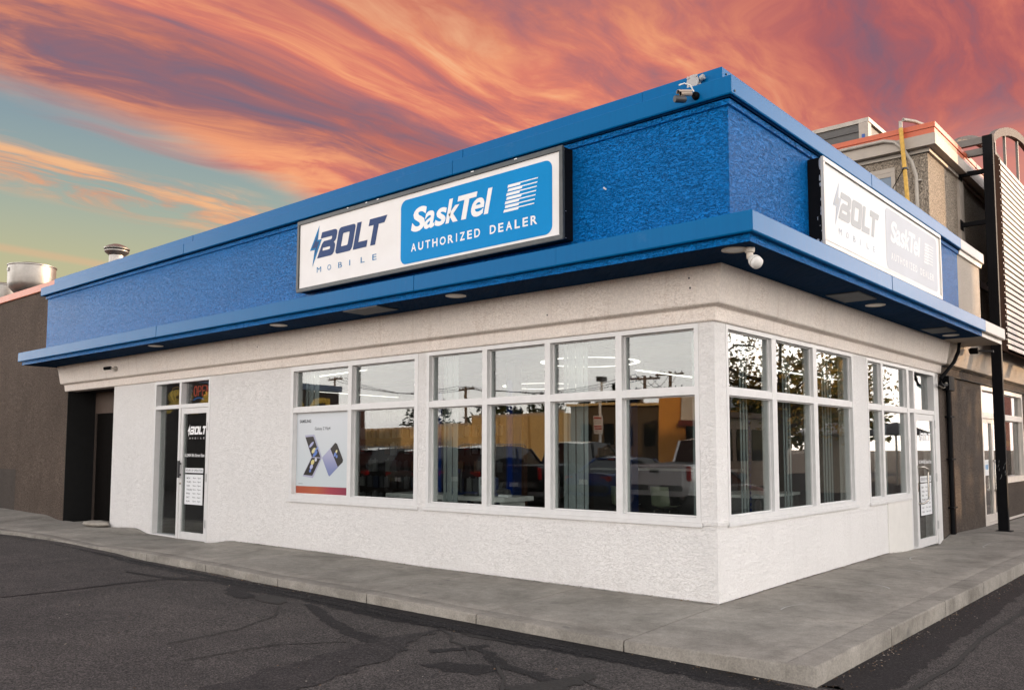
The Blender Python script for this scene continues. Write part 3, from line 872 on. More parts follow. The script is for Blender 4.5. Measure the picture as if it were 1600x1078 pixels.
def swept(name, prof, m, parent, xl, yr, smooth=False):
    """a moulding swept along the front, round the corner and up the side; prof: (offset, z)"""
    mb = MB(); n_ = len(prof)
    xsub = [xl + (0 - xl) * i / 24 for i in range(24)]
    for x in xsub: mb.v += [(x, -o_, z) for o_, z in prof]
    mb.v += [(o_, -o_, z) for o_, z in prof]
    for i in range(1, 13): mb.v += [(o_, yr * i / 12, z) for o_, z in prof]
    rows = len(mb.v) // n_
    for j in range(rows - 1):
        for i in range(n_ - 1):
            a = j * n_ + i; mb.f.append((a, a + n_, a + n_ + 1, a + 1))
    mb.f.append(tuple(range(n_))); mb.f.append(tuple(range((rows - 1) * n_, rows * n_))[::-1])
    return mb.obj(name, m, parent, smooth)


FR_L = -16.12
swept('frieze', [(-0.2, 2.862), (0.022, 2.862), (0.032, 2.875), (0.045, 2.995), (0.052, 3.004), (0.122, 3.022), (0.134, 3.036), (0.150, 3.12), (0.175, 3.26), (0.205, 3.402), (-0.2, 3.402)], M_frieze, shop, FR_L, YR + 0.1)
CAN_L, CAN_R = -16.38, 7.63
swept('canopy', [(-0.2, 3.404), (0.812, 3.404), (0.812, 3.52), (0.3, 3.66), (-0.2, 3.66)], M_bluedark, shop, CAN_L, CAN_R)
swept('canopy_edge', [(0.813, 3.408), (0.818, 3.405), (0.818, 3.50), (0.813, 3.50)], M_blue, shop, CAN_L, CAN_R)
swept('parapet_wall', [(0.0, 3.662), (0.42, 3.662), (0.42, 4.92), (0.0, 4.92)], M_blue, shop, -16.20, 7.87)
swept('trim_band', [(0.421, 4.885), (0.445, 4.89), (0.447, 4.945), (0.421, 4.945)], M_blue, shop, -16.26, 7.87)
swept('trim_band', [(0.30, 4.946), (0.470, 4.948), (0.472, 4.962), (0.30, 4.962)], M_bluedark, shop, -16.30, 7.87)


def panel_run(name, m, parent, cuts, o_, z0, z1, front, back=0.03, drip=True, top_in=0.12, lap=0.004):
    """sheet-metal flashing in lapped lengths; each length is a part"""
    out = []
    for i, (a, b) in enumerate(zip(cuts, cuts[1:])):
        oo = o_ + (lap if i % 2 else 0.0)
        g = 0.003
        prof = [(oo - top_in, z1 + 0.004), (oo - 0.004, z1), (oo, z1 - 0.006), (oo + 0.002, z0 + 0.012), (oo - 0.006, z0), (oo - back, z0), (oo - back, z1 - 0.02), (oo - top_in, z1 - 0.02)]
        mb = MB()
        ends = []
        for e, at_ in ((0, a), (1, b)):
            base = len(mb.v); ends.append(base)
            for po, z in prof:
                u = at_ + (g if e == 0 else -g)
                if at_ == 'corner': mb.v.append((po, -po, z))
                elif front: mb.v.append((u, -po, z))
                else: mb.v.append((po, u, z))
        n_ = len(prof)
        for q in range(n_):
            q2 = (q + 1) % n_
            mb.f.append((ends[0] + q, ends[0] + q2, ends[1] + q2, ends[1] + q))
        mb.f.append(tuple(ends[0] + q for q in range(n_))); mb.f.append(tuple(ends[1] + q for q in reversed(range(n_))))
        out.append(mb.obj(name, m, parent))
    return out


class Corner(float):
    pass


def run_both(name, m, o_, z0, z1, fcuts, scuts, **kw):
    """front cuts run from the left end to the corner, side cuts from the corner on; mitred at the corner"""
    res = panel_run(name, m, shop, fcuts + [0.0], o_, z0, z1, True, **kw)
    res += panel_run(name, m, shop, [0.0] + scuts, o_, z0, z1, False, **kw)
    # mitre: push the corner ends of the two meeting lengths onto the diagonal
    for ob, ax in ((res[len(fcuts) - 1], 0), (res[len(fcuts)], 1)):
        for v in ob.data.vertices:
            if ax == 0 and abs(v.co.x) < 0.01: v.co.x = -v.co.y - 0.001
            if ax == 1 and abs(v.co.y) < 0.01: v.co.y = -v.co.x + 0.001
    return res


run_both('fascia_panel', M_fascia, 0.877, 3.478, 3.672, [-16.45, -13.36, -10.18, -6.94, -3.61, -1.37], [2.905, 4.708, 7.64], top_in=0.46, back=0.05)
run_both('coping_panel', M_fascia, 0.50, 4.963, 5.146, [-16.40, -13.26, -10.06, -6.71, -3.34], [3.4, 6.33, 7.83], top_in=0.19, back=0.05)
run_both('coping_panel', M_fascia, 0.30, 5.13, 5.354, [-16.22, -13.34, -10.13, -6.76, -3.36, -0.645], [3.1, 6.33, 7.83], top_in=0.30, back=0.04)
MB().box((-16.1, -0.0, 4.9), (-0.02, 16.0, 5.05)).obj('roof', M_dkgrey, shop)
# fixing screws on the coping corner
for p in ((0.505, -0.44, 5.0), (0.304, -0.22, 5.30)):
    MB().lathe([(0.012, 0), (0.010, 0.006), (0.004, 0.009)], p, 8, 'x').obj('screw', M_dkgrey, shop)

# ---------------- windows
FD = 0.14        # frame depth


def window(parent, u0, u1, z0, z1, mull, trans, to3, fr=0.052, mw=0.085, tw=0.08, skip=(), face=-0.004, glass_d=0.08, name='window', m=None, pane_m=None, label=None, bot=None):
    """frame with mullions and transoms as one mesh, each glass pane a sub-part.
       mull: centre positions of the uprights; trans: centres of the cross bars"""
    m = m or M_alu
    g = 0.002
    mb = MB()
    def bx(a, b, c, d_, f0, f1):
        p = to3(a, f0, c); q = to3(b, f1, d_)
        mb.box(tuple(min(s, t) for s, t in zip(p, q)), tuple(max(s, t) for s, t in zip(p, q)))
    b0 = bot if bot is not None else fr
    bx(u0 + g, u0 + fr, z0, z1 - g, face, FD); bx(u1 - fr, u1 - g, z0, z1 - g, face, FD)
    bx(u0 + fr, u1 - fr, z1 - fr, z1 - g, face, FD); bx(u0 + fr, u1 - fr, z0 + 0.001, z0 + b0, face, FD)
    us = [u0 + fr] + [x for c in mull for x in (c - mw / 2, c + mw / 2)] + [u1 - fr]
    zs = [z0 + b0] + [x for c in trans for x in (c - tw / 2, c + tw / 2)] + [z1 - fr]
    for c in mull: bx(c - mw / 2, c + mw / 2, z0 + b0, z1 - fr, face + 0.003, FD - 0.003)
    for i in range(0, len(us), 2):
        for c in trans: bx(us[i], us[i + 1], c - tw / 2, c + tw / 2, face + 0.005, FD - 0.005)
    # glazing stops set back from the face, thin shadow gaps
    for i in range(0, len(us), 2):
        for j in range(0, len(zs), 2):
            a, b, c, d_ = us[i], us[i + 1], zs[j], zs[j + 1]
            s_ = 0.014
            bx(a, a + s_, c, d_, glass_d - 0.02, glass_d + 0.02); bx(b - s_, b, c, d_, glass_d - 0.02, glass_d + 0.02)
            bx(a + s_, b - s_, c, c + s_, glass_d - 0.02, glass_d + 0.02); bx(a + s_, b - s_, d_ - s_, d_, glass_d - 0.02, glass_d + 0.02)
    o = mb.obj(name, m, parent)
    if label: o['label'] = label
    for i in range(0, len(us), 2):
        for j in range(0, len(zs), 2):
            if (i // 2, j // 2) in skip: continue
            pm = MB()
            e = 0.010
            p = to3(us[i] + e, glass_d - 0.003, zs[j] + e); q = to3(us[i + 1] - e, glass_d + 0.003, zs[j + 1] - e)
            # a tiny out-of-plane set per pane so that reflections break between panes
            pm.box(tuple(min(s, t) for s, t in zip(p, q)), tuple(max(s, t) for s, t in zip(p, q)))
            jz = random.uniform(-1, 1) * 0.0018; jx = random.uniform(-1, 1) * 0.0018
            cx = Vector([(s + t) / 2 for s, t in zip(p, q)])
            vv = []
            for v in pm.v:
                w = Vector(v) - cx
                lat = w.x if abs(to3(1, 0, 0)[0]) > 0.5 else w.y
                sh = w.z * jz + lat * jx
                dv = Vector(to3(0, 1, 0)) * sh
                vv.append(tuple(Vector(v) + dv))
            pm.v = vv
            pm.obj('pane', pane_m or M_glass, o)
    return o


def sill(parent, u0, u1, z, to3, proud=0.028, m=None):
    p = to3(u0, -proud, z - 0.055); q = to3(u1, 0.03, z - 0.012)
    MB().box(tuple(min(s, t) for s, t in zip(p, q)), tuple(max(s, t) for s, t in zip(p, q))).obj('window_sill', m or M_alu, parent, bevel=0.005)


TR = 2.155
wa = window(shop, -4.335, -0.185, ZS, ZT, [-3.255, -2.223, -1.197], [TR], F3, label='four bay corner window of the front')
wb = window(shop, -7.49, -4.50, ZS, ZT, [-5.99], [2.175], F3, fr=0.075, label='two bay front window with the phone poster')
wc = window(shop, 0.24, 3.90, ZS, ZT, [1.40, 2.585], [TR], S3, fr=0.05, mw=0.12, glass_d=0.06, label='three bay corner window of the side')
wd = window(shop, 4.43, 6.29, ZS, ZT, [5.09], [2.155], S3, fr=0.05, mw=0.09, glass_d=0.06, label='two bay window beside the side door')
sill(shop, -4.36, -0.16, ZS + 0.01, F3); sill(shop, -7.52, -4.47, ZS + 0.01, F3)
sill(shop, 0.21, 3.93, ZS + 0.01, S3); sill(shop, 4.40, 6.28, ZS + 0.01, S3)
# plastered ledge round the corner pier at sill height
swept('wall_ledge', [(0.0, 0.772), (0.014, 0.776), (0.016, 0.81), (0.0, 0.814)], M_white, shop, -0.16, 0.21)


def door_set(parent, u0, u1, ul0, ul1, z0, z1, ztr, to3, hinge_right, m=None, side_bottom=0.05):
    """fixed side light + transom lights (part door_frame) and the glazed leaf (part door)"""
    m = m or M_alu
    mb = MB(); g = 0.002
    def bx(a, b, c, d_, f0, f1, t=None):
        p = to3(a, f0, c); q = to3(b, f1, d_)
        (t or mb).box(tuple(min(s, t2) for s, t2 in zip(p, q)), tuple(max(s, t2) for s, t2 in zip(p, q)))
    fr = 0.06
    bx(u0 + g, u0 + fr, z0, z1 - g, -0.004, FD); bx(u1 - fr, u1 - g, z0, z1 - g, -0.004, FD)
    bx(u0 + fr, u1 - fr, z1 - fr, z1 - g, -0.004, FD)
    leaf_left = abs(ul0 - u0) < 0.15
    sl0, sl1 = (ul1, u1 - fr) if leaf_left else (u0 + fr, ul0)
    post = 0.07
    pc = sl0 if leaf_left else sl1
    bx(pc - post / 2, pc + post / 2, z0, z1 - fr, -0.001, FD - 0.003)
    tb = (ztr - 0.035, ztr + 0.035)
    a_, b_ = (sl0 + post / 2, sl1) if leaf_left else (sl0, sl1 - post / 2)
    c_, d2 = (u0 + fr, ul1 - post / 2) if leaf_left else (ul0 + post / 2, u1 - fr)
    bx(a_, b_, *tb, 0.001, FD - 0.005); bx(c_, d2, *tb, 0.001, FD - 0.005)
    bx(a_, b_, z0, z0 + side_bottom, 0.001, FD - 0.005)
    fo = mb.obj('door_frame', m, parent)
    for (p0, p1, q0, q1) in ((a_, b_, z0 + side_bottom, tb[0]), (a_, b_, tb[1], z1 - fr), (c_, d2, tb[1], z1 - fr)):
        pm = MB(); bx(p0 + 0.001, p1 - 0.001, q0 + 0.001, q1 - 0.001, 0.10, 0.106, pm); pm.obj('pane', M_glass, fo)
    # leaf
    lf = MB(); st = 0.075
    l0, l1 = c_ + 0.006, d2 - 0.006
    lt, lb = tb[0] - 0.006, z0 + 0.012
    bx(l0, l0 + st, lb, lt, 0.012, 0.065, lf); bx(l1 - st, l1, lb, lt, 0.012, 0.065, lf)
    bx(l0 + st, l1 - st, lt - 0.10, lt, 0.014, 0.063, lf); bx(l0 + st, l1 - st, lb, lb + 0.13, 0.014, 0.063, lf)
    dr = lf.obj('door', m, parent)
    pm = MB(); bx(l0 + st + 0.001, l1 - st - 0.001, lb + 0.131, lt - 0.101, 0.036, 0.042, pm); pm.obj('pane', M_glass, dr)
    for zz in (0.25, 1.05, 1.95):
        hm = MB(); e = l1 + 0.004 if hinge_right else l0 - 0.004
        bx(e - 0.014, e + 0.014, z0 + zz, z0 + zz + 0.14, -0.012, 0.02, hm); hm.obj('hinge', M_alu2, dr, bevel=0.003)
    return dr, (l0, l1, lb, lt)


dL, eL = door_set(shop, -11.985, -9.93, -11.0, -9.93, -0.045, ZT, 2.36, F3, True)
dR, eR = door_set(shop, 6.29, 7.78, 6.62, 7.78, -0.055, ZT, 2.16, S3, True)
# left door: flat black pull plate; side door: bent tube pull
MB().box((eL[0] + 0.015, -0.05, 1.06), (eL[0] + 0.065, -0.02, 1.37)).box((eL[0] + 0.03, -0.02, 1.10), (eL[0] + 0.05, 0.014, 1.13)).box((eL[0] + 0.03, -0.02, 1.30), (eL[0] + 0.05, 0.014, 1.33)).obj('handle', M_dkgrey, dL, bevel=0.004)
MB().lathe([(0.022, 0), (0.022, 0.012), (0.012, 0.016)], (eL[0] + 0.04, 0.012, 0.96), 12, 'y').obj('lock', M_steel, dL)
hy = eR[0] + 0.03
MB().tube([(-0.03, hy, 1.26), (0.05, hy, 1.26), (0.075, hy + 0.03, 1.255), (0.085, hy + 0.20, 1.22), (0.085, hy + 0.24, 1.17), (0.085, hy + 0.24, 0.78), (0.085, hy + 0.20, 0.72), (0.075, hy + 0.03, 0.68), (0.05, hy, 0.675), (-0.03, hy, 0.675)], 0.016, 10).obj('handle', M_steel, dR, smooth=True)
MB().box((-0.02, hy - 0.02, 0.86), (-0.004, hy + 0.03, 1.0)).obj('lock', M_steel, dR)

# ---------------- alcove at the left end: black recess with a service door
AY = 0.60
MB().box((-16.034, 0.001, -0.2), (-16.02, AY + 0.05, 2.864)).obj('alcove_wall', M_charc, shop)
MB().box((-16.03, AY + 0.06, -0.2), (XL, AY + 0.2, 3.0)).obj('alcove_wall', M_charc, shop)
MB().box((XL, 0.222, -0.2), (XL + 0.10, AY + 0.2, 3.0)).obj('alcove_wall', M_charc, shop)
MB().box((-16.03, 0.0, 2.864), (XL, AY + 0.06, 3.0)).obj('alcove_ceiling', M_charc, shop)
MB().box((-15.92, AY, 0.0), (-14.6, AY + 0.055, 2.38)).obj('service_door', plain('service_door_paint', (0.006, 0.005, 0.0045), 0.7, 0, 0.05), shop, bevel=0.004)
MB().box((-16.02, AY - 0.01, 2.385), (-14.4, AY + 0.055, 2.862)).obj('door_header', plain('header_brown', (0.10, 0.07, 0.055), 0.7), shop)
MB().box((-16.02, AY - 0.012, 0.0), (-15.925, AY + 0.055, 2.383)).obj('door_jamb', plain('jamb_brown', (0.05, 0.037, 0.03), 0.6), shop)
MB().box((-14.55, AY - 0.012, 0.0), (-14.45, AY + 0.055, 2.383)).obj('door_jamb', MATS['jamb_brown'], shop)
MB().lathe([(0.01, 0), (0.012, 0.04), (0.03, 0.05), (0.03, 0.08), (0.018, 0.09)], (-14.75, AY, 1.05), 12, 'y').obj('door_knob', M_steel, shop)

# ------------------------------------------------------------------ brown building on the left
brown = thing('brown_building', 'dark brown stucco building with a faded orange coping beside the shop', 'building', (-22, 0, 0))
wall_with_openings('wall', M_brown, brown, -40, -16.035, -0.3, 5.30, [], F3, 0.3)
MB().box((-16.32, 0.302, -0.3), (-16.036, 14, 5.28)).obj('wall', M_brown, brown)
MB().box((-40, 0.32, 5.0), (-16.33, 14, 5.1)).obj('roof', M_dkgrey, brown)
cut = [-40, -36.8, -33.6, -30.4, -27.2, -24.0, -20.6, -17.4, -16.25]
M_orange2 = metal_sheet('faded_orange_flashing', (0.52, 0.15, 0.075), 0.45, 0.5, 0.1)
panel_run('coping_panel', M_orange2, brown, cut, 0.04, 5.30, 5.47, True, back=0.04, top_in=0.36)
# a darker repainted patch low on the wall
MB().quad((-24, -0.003, 0.1), (-18.9, -0.003, 0.1), (-18.9, -0.003, 1.12), (-24, -0.003, 1.12)).obj('paint_patch', stucco('dark_brown_stucco', (0.085, 0.07, 0.06), (0.04, 0.034, 0.03), 16, 30, 0.9, 0.9, 0.2, 0.2, 0.5), brown)


def exhaust_fan(loc, s, label):
    t = thing('exhaust_fan', label, 'exhaust fan', loc, 0, 'spun metal exhaust fans on the brown roof', local=True)
    MB().lathe([(0.50 * s, -0.9 * s), (0.50 * s, 0.0), (0.44 * s, 0.03 * s), (0.44 * s, 0.06 * s)], seg=4).obj('curb', M_galv, t)
    MB().lathe([(0.36 * s, 0.06 * s), (0.38 * s, 0.16 * s), (0.55 * s, 0.26 * s), (0.69 * s, 0.42 * s), (0.74 * s, 0.58 * s), (0.74 * s, 1.17 * s), (0.765 * s, 1.19 * s), (0.765 * s, 1.22 * s), (0.70 * s, 1.22 * s), (0.69 * s, 1.0 * s)], seg=40).obj('shroud', M_galv, t, smooth=True)
    MB().lathe([(0.60 * s, 1.12 * s), (0.60 * s, 1.235 * s), (0.40 * s, 1.31 * s), (0.12 * s, 1.335 * s)], seg=32).obj('cap', M_signframe, t, smooth=True)
    for q in range(4):
        a = R(45 + 90 * q)
        MB().box((0.66 * s * math.cos(a) - 0.02, 0.66 * s * math.sin(a) - 0.02, 1.0 * s), (0.66 * s * math.cos(a) + 0.02, 0.66 * s * math.sin(a) + 0.02, 1.19 * s)).obj('bracket', M_galv, t)
    MB().box((-0.07 * s, -0.775 * s, 0.95 * s), (0.05 * s, -0.725 * s, 1.08 * s)).obj('switch_box', M_galv, t, bevel=0.01)
    return t


exhaust_fan((-22.95, 1.55, 5.88), 0.82, 'large spun metal roof fan by the end of the orange coping')
exhaust_fan((-25.75, 1.75, 5.68), 0.82, 'roof fan half cut off by the photo edge behind the first fan')
# mushroom vent over the blue roof
v = thing('roof_vent', 'small round capped roof vent poking above the blue coping', 'roof vent', (-17.0, 1.35, 5.05), local=True)
MB().lathe([(0.17, 0), (0.17, 1.26)], seg=28).obj('pipe', M_galv, v, smooth=True)
MB().lathe([(0.18, 1.24), (0.25, 1.30), (0.275, 1.33), (0.275, 1.35), (0.24, 1.36)], seg=32).obj('collar', M_galv, v, smooth=True)
MB().lathe([(0.285, 1.39), (0.29, 1.415), (0.21, 1.47), (0.1, 1.515), (0.02, 1.525)], seg=36).obj('cap', M_galv, v, smooth=True)
MB().lathe([(0.22, 1.36), (0.23, 1.389)], seg=28).obj('screen', M_dkgrey, v, smooth=True)

# ------------------------------------------------------------------ signs


def bolt_logo(P, par, u0, v0, s, m_text, m_bolt, m_bolt2, m_small, n=0.0025):
    """the letters BOLT with the lightning bolt and MOBILE below; s = scale of the left sign's metres"""
    sh = 0.26
    def T(pts, x, w): return [(u0 + (x + a * w + sh * b * 0.36) * s, v0 + b * 0.362 * s) for a, b in pts]
    B = [(0.0, 0.0), (0.84, 0.0), (0.93, 0.03), (0.99, 0.10), (1.0, 0.20), (1.0, 0.36), (0.96, 0.45), (0.88, 0.50), (0.96, 0.55), (1.0, 0.64), (1.0, 0.82), (0.98, 0.92), (0.90, 0.98), (0.80, 1.0), (0.04, 1.0), (0.02, 0.76), (0.68, 0.76), (0.72, 0.74), (0.72, 0.66), (0.68, 0.63), (0.26, 0.63), (0.16, 0.54), (0.08, 0.30)]
    Bh = [(0.26, 0.26), (0.26, 0.37), (0.66, 0.37), (0.70, 0.35), (0.70, 0.28), (0.66, 0.26)]
    O = [(0.12, 0), (0.88, 0), (0.96, 0.04), (1, 0.12), (1, 0.88), (0.96, 0.96), (0.88, 1), (0.12, 1), (0.04, 0.96), (0, 0.88), (0, 0.12), (0.04, 0.04)]
    Oh = [(0.32, 0.25), (0.30, 0.28), (0.30, 0.72), (0.32, 0.75), (0.66, 0.75), (0.69, 0.72), (0.69, 0.28), (0.66, 0.25)]
    L = [(0, 0), (0.98, 0), (0.98, 0.25), (0.32, 0.25), (0.32, 1), (0, 1)]
    Tt = [(0.22, 0), (0.54, 0), (0.54, 0.75), (0.90, 0.75), (1.0, 1.0), (-0.10, 1.0), (-0.10, 0.75), (0.22, 0.75)]
    P.put(shape_mesh([T(B, 0.0, 0.385), T(Bh, 0.0, 0.385)]), 'lettering', m_text, par, n)
    P.put(shape_mesh([T(O, 0.415, 0.375), T(Oh, 0.415, 0.375)]), 'lettering', m_text, par, n)
    P.put(shape_mesh([T(L, 0.815, 0.30)]), 'lettering', m_text, par, n)
    P.put(shape_mesh([T(Tt, 1.115, 0.33)]), 'lettering', m_text, par, n)
    bolt = [(0.045, 0.473), (0.012, 0.268), (0.107, 0.268), (-0.111, -0.110), (-0.063, 0.134), (-0.175, 0.134)]
    P.put(shape_mesh([[(u0 + a * s, v0 + b * s) for a, b in bolt]]), 'lightning_bolt', m_bolt, par, n + 0.0003)
    inner = [(0.022, 0.36), (-0.018, 0.245), (0.055, 0.243), (-0.075, 0.02), (-0.03, 0.163), (-0.135, 0.158)]
    P.put(shape_mesh([[(u0 + a * s, v0 + b * s) for a, b in inner]]), 'lightning_bolt', m_bolt2, par, n + 0.0008)
    w = 1.34 / 6
    for i, ch in enumerate('MOBILE'):
        cw = {'I': 0.02, 'M': 0.10}.get(ch, 0.085) * s
        P.text(ch, 'lettering', m_small, par, u0 + (0.0 + i * 0.248) * s, v0 - 0.205 * s, cw, 0.078 * s, n)


def provider_panel(P, par, u0, u1, v0, v1, m_panel, m_text, s, n=0.002):
    P.put(shape_mesh([rrect(u0, v0, u1, v1, 0.10 * s)]), 'blue_panel', m_panel, par, n)
    L = lambda u: u0 + (u + 4.19) * s
    Vv = lambda v: v0 + (v - 3.915) * (v1 - v0) / 0.85
    w0, w1 = -4.0, -2.47
    # word mark, condensed heavy italic, letter by letter
    adv = [('S', 0.0, 0.25, 4.312, 4.628), ('a', 0.24, 0.195, 4.315, 4.54), ('s', 0.445, 0.185, 4.315, 4.54), ('k', 0.645, 0.215, 4.32, 4.62), ('T', 0.80, 0.32, 4.32, 4.625), ('e', 1.065, 0.215, 4.315, 4.54), ('l', 1.30, 0.068, 4.32, 4.625)]
    for ch, a, w, b, t in adv:
        h_ = t - b
        vs_, fs = text_mesh(ch, bold=0.034 if ch in 'STlk' else 0.022)
        vs_ = [(x * w + 0.24 * y * h_ + a, y * h_) for x, y in vs_]
        P.put((vs_, fs), 'lettering', m_text, par, n + 0.001, L(-4.0), Vv(b), s, (v1 - v0) / 0.85)
    x = -3.985
    for word, xa, xb in (('AUTHORIZED', -3.985, -2.76), ('DEALER', -2.60, -1.87)):
        wd = {'I': 0.34, 'E': 0.84, 'T': 0.92, 'L': 0.84, 'O': 1.12, 'Z': 0.92}
        tot = sum(wd.get(c, 1.0) for c in word) + 0.42 * (len(word) - 1); un = (xb - xa) / tot; xx = xa
        for ch in word:
            w_ = wd.get(ch, 1.0) * un * (0.55 if ch == 'I' else 1)
            P.put(text_mesh(ch, bold=0.022), 'lettering', m_text, par, n + 0.001, L(xx + (0.08 * un if ch == 'I' else 0)), Vv(4.062), w_ * s, 0.105 * (v1 - v0) / 0.85)
            xx += (wd.get(ch, 1.0) + 0.42) * un
    for i in range(7):
        t = i / 6
        vv = 4.60 - 0.0475 * i
        xl = -2.32 - 0.065 * t + (0.012 if i % 2 else 0); xm = -2.125 + (0.03 if i in (1, 3) else 0) - 0.03 * t; xr = -1.86 - 0.055 * t
        xk = xl + (xm - xl) * (0.45 if i % 3 == 1 else 0.0)
        poly = [(xl, vv - 0.032), (xm, vv - 0.032), (xm + 0.008, vv - 0.013), (xr, vv - 0.013), (xr + 0.006, vv), (xl + 0.012, vv)]
        P.put(shape_mesh([[(L(a), Vv(b)) for a, b in poly]]), 'logo_stripe', m_text, par, n + 0.001)


def sign_box(name, label, P, w, h, depth, flip):
    """a cabinet sign: box on the wall, frame and face"""
    t = thing(name, label, 'sign', tuple(P.at(0, 0, 0)))
    def pb(a, b):
        p, q = P.at(*a), P.at(*b)
        return tuple(min(x, y) for x, y in zip(p, q)), tuple(max(x, y) for x, y in zip(p, q))
    mb = MB(); mb.box(*pb((0.01, 0.01, -depth), (w - 0.01, h - 0.01, -0.035))); mb.obj('cabinet', M_black, t)
    f = MB(); b = 0.055
    f.box(*pb((0, 0, -0.034), (w, b, 0.0))); f.box(*pb((0, h - b, -0.034), (w, h, 0.0)))
    f.box(*pb((0, b, -0.034), (b, h - b, 0.0))); f.box(*pb((w - b, b, -0.034), (w, h - b, 0.0)))
    f.obj('frame', M_signframe if not flip else M_cream, t, bevel=0.006)
    MB().box(*pb((b, b, -0.030), (w - b, h - b, -0.018))).obj('face', M_face, t)
    return t


PF = Plane((-6.48, -0.615, 3.835), (1, 0, 0), (0, 0, 1), (0, -1, 0))
sf = sign_box('shop_sign', 'long framed shop sign with the blue dealer panel on the front parapet', PF, 4.99, 1.05, 0.193, False)
Q = Plane((0, -0.615 + 0.018, 0), (1, 0, 0), (0, 0, 1), (0, -1, 0))
bolt_logo(Q, sf, -6.0, 4.278, 1.0, M_navy, M_midblue, M_navy, M_midblue)
provider_panel(Q, sf, -4.19, -1.65, 3.925, 4.765, M_vblue, M_vwhite, 1.0)
for u in (-5.3, -4.9, -4.66, -2.9, -2.2):
    MB().box((u, -0.6135 - 0.004, 4.872), (u + 0.02 + 0.03 * random.random(), -0.6135, 4.884)).obj('paint_chip', M_vwhite, sf)
# bits of bare metal where the black paint has flaked off the cabinet's end
PS = Plane((0.615, 1.47, 3.835), (0, 1, 0), (0, 0, 1), (1, 0, 0))
ss_ = sign_box('shop_sign', 'shop sign with sky glare painted into its pale lettering on the side parapet', PS, 4.68, 1.02, 0.193, True)
Qs = Plane((0.615 - 0.018, 0, 0), (0, 1, 0), (0, 0, 1), (1, 0, 0))
M_pnavy = sheet_face('sign_vinyl_glare_grey', (0.42, 0.42, 0.42)); M_pblue = sheet_face('sign_vinyl_glare_blue', (0.50, 0.51, 0.54))  # sky glare on this sign is put into paler vinyl colours
M_pmid = sheet_face('sign_vinyl_glare_mid', (0.42, 0.45, 0.50))
bolt_logo(Qs, ss_, 1.93, 4.235, 0.93, M_pnavy, M_pmid, M_pnavy, M_pmid)
provider_panel(Qs, ss_, 3.60, 5.96, 3.925, 4.745, M_pblue, M_face, 0.93)


def chip(P, par, pts):
    P.put(shape_mesh([pts]), 'paint_chip', MATS.get('bare_metal') or plain('bare_metal', (0.45, 0.46, 0.48), 0.5, 0.3), par, 0.0015)


def ragged(cx, cy, w, h, n=9):
    return [(cx + w * math.cos(2 * math.pi * q / n) * random.uniform(0.55, 1), cy + h * math.sin(2 * math.pi * q / n) * random.uniform(0.55, 1)) for q in range(n)]


PE = Plane((0, 1.479, 0), (1, 0, 0), (0, 0, 1), (0, -1, 0))
for c in ((0.572, 4.78, 0.018, 0.10), (0.566, 4.60, 0.012, 0.05), (0.572, 4.53, 0.016, 0.03), (0.575, 4.36, 0.010, 0.02), (0.57, 4.25, 0.010, 0.05), (0.571, 4.20, 0.014, 0.035), (0.53, 4.15, 0.005, 0.03), (0.573, 4.0, 0.006, 0.012), (0.52, 3.885, 0.03, 0.035), (0.572, 3.87, 0.014, 0.03), (0.555, 4.06, 0.004, 0.01)):
    chip(PE, ss_, ragged(*c))
PE2 = Plane((-1.4995, 0, 0), (0, 1, 0), (0, 0, 1), (1, 0, 0))
for c in ((-0.57, 4.84, 0.008, 0.02), (-0.575, 4.72, 0.004, 0.01), (-0.55, 4.16, 0.008, 0.006), (-0.55, 3.86, 0.008, 0.008)):
    chip(PE2, sf, ragged(*c))
# a little chip on the blue wall right of the sign
Pw = Plane((0, -0.42, 0), (1, 0, 0), (0, 0, 1), (0, -1, 0))
chip(Pw, shop, [(-1.09, 4.365), (-1.05, 4.335), (-1.035, 4.342), (-1.07, 4.375)])

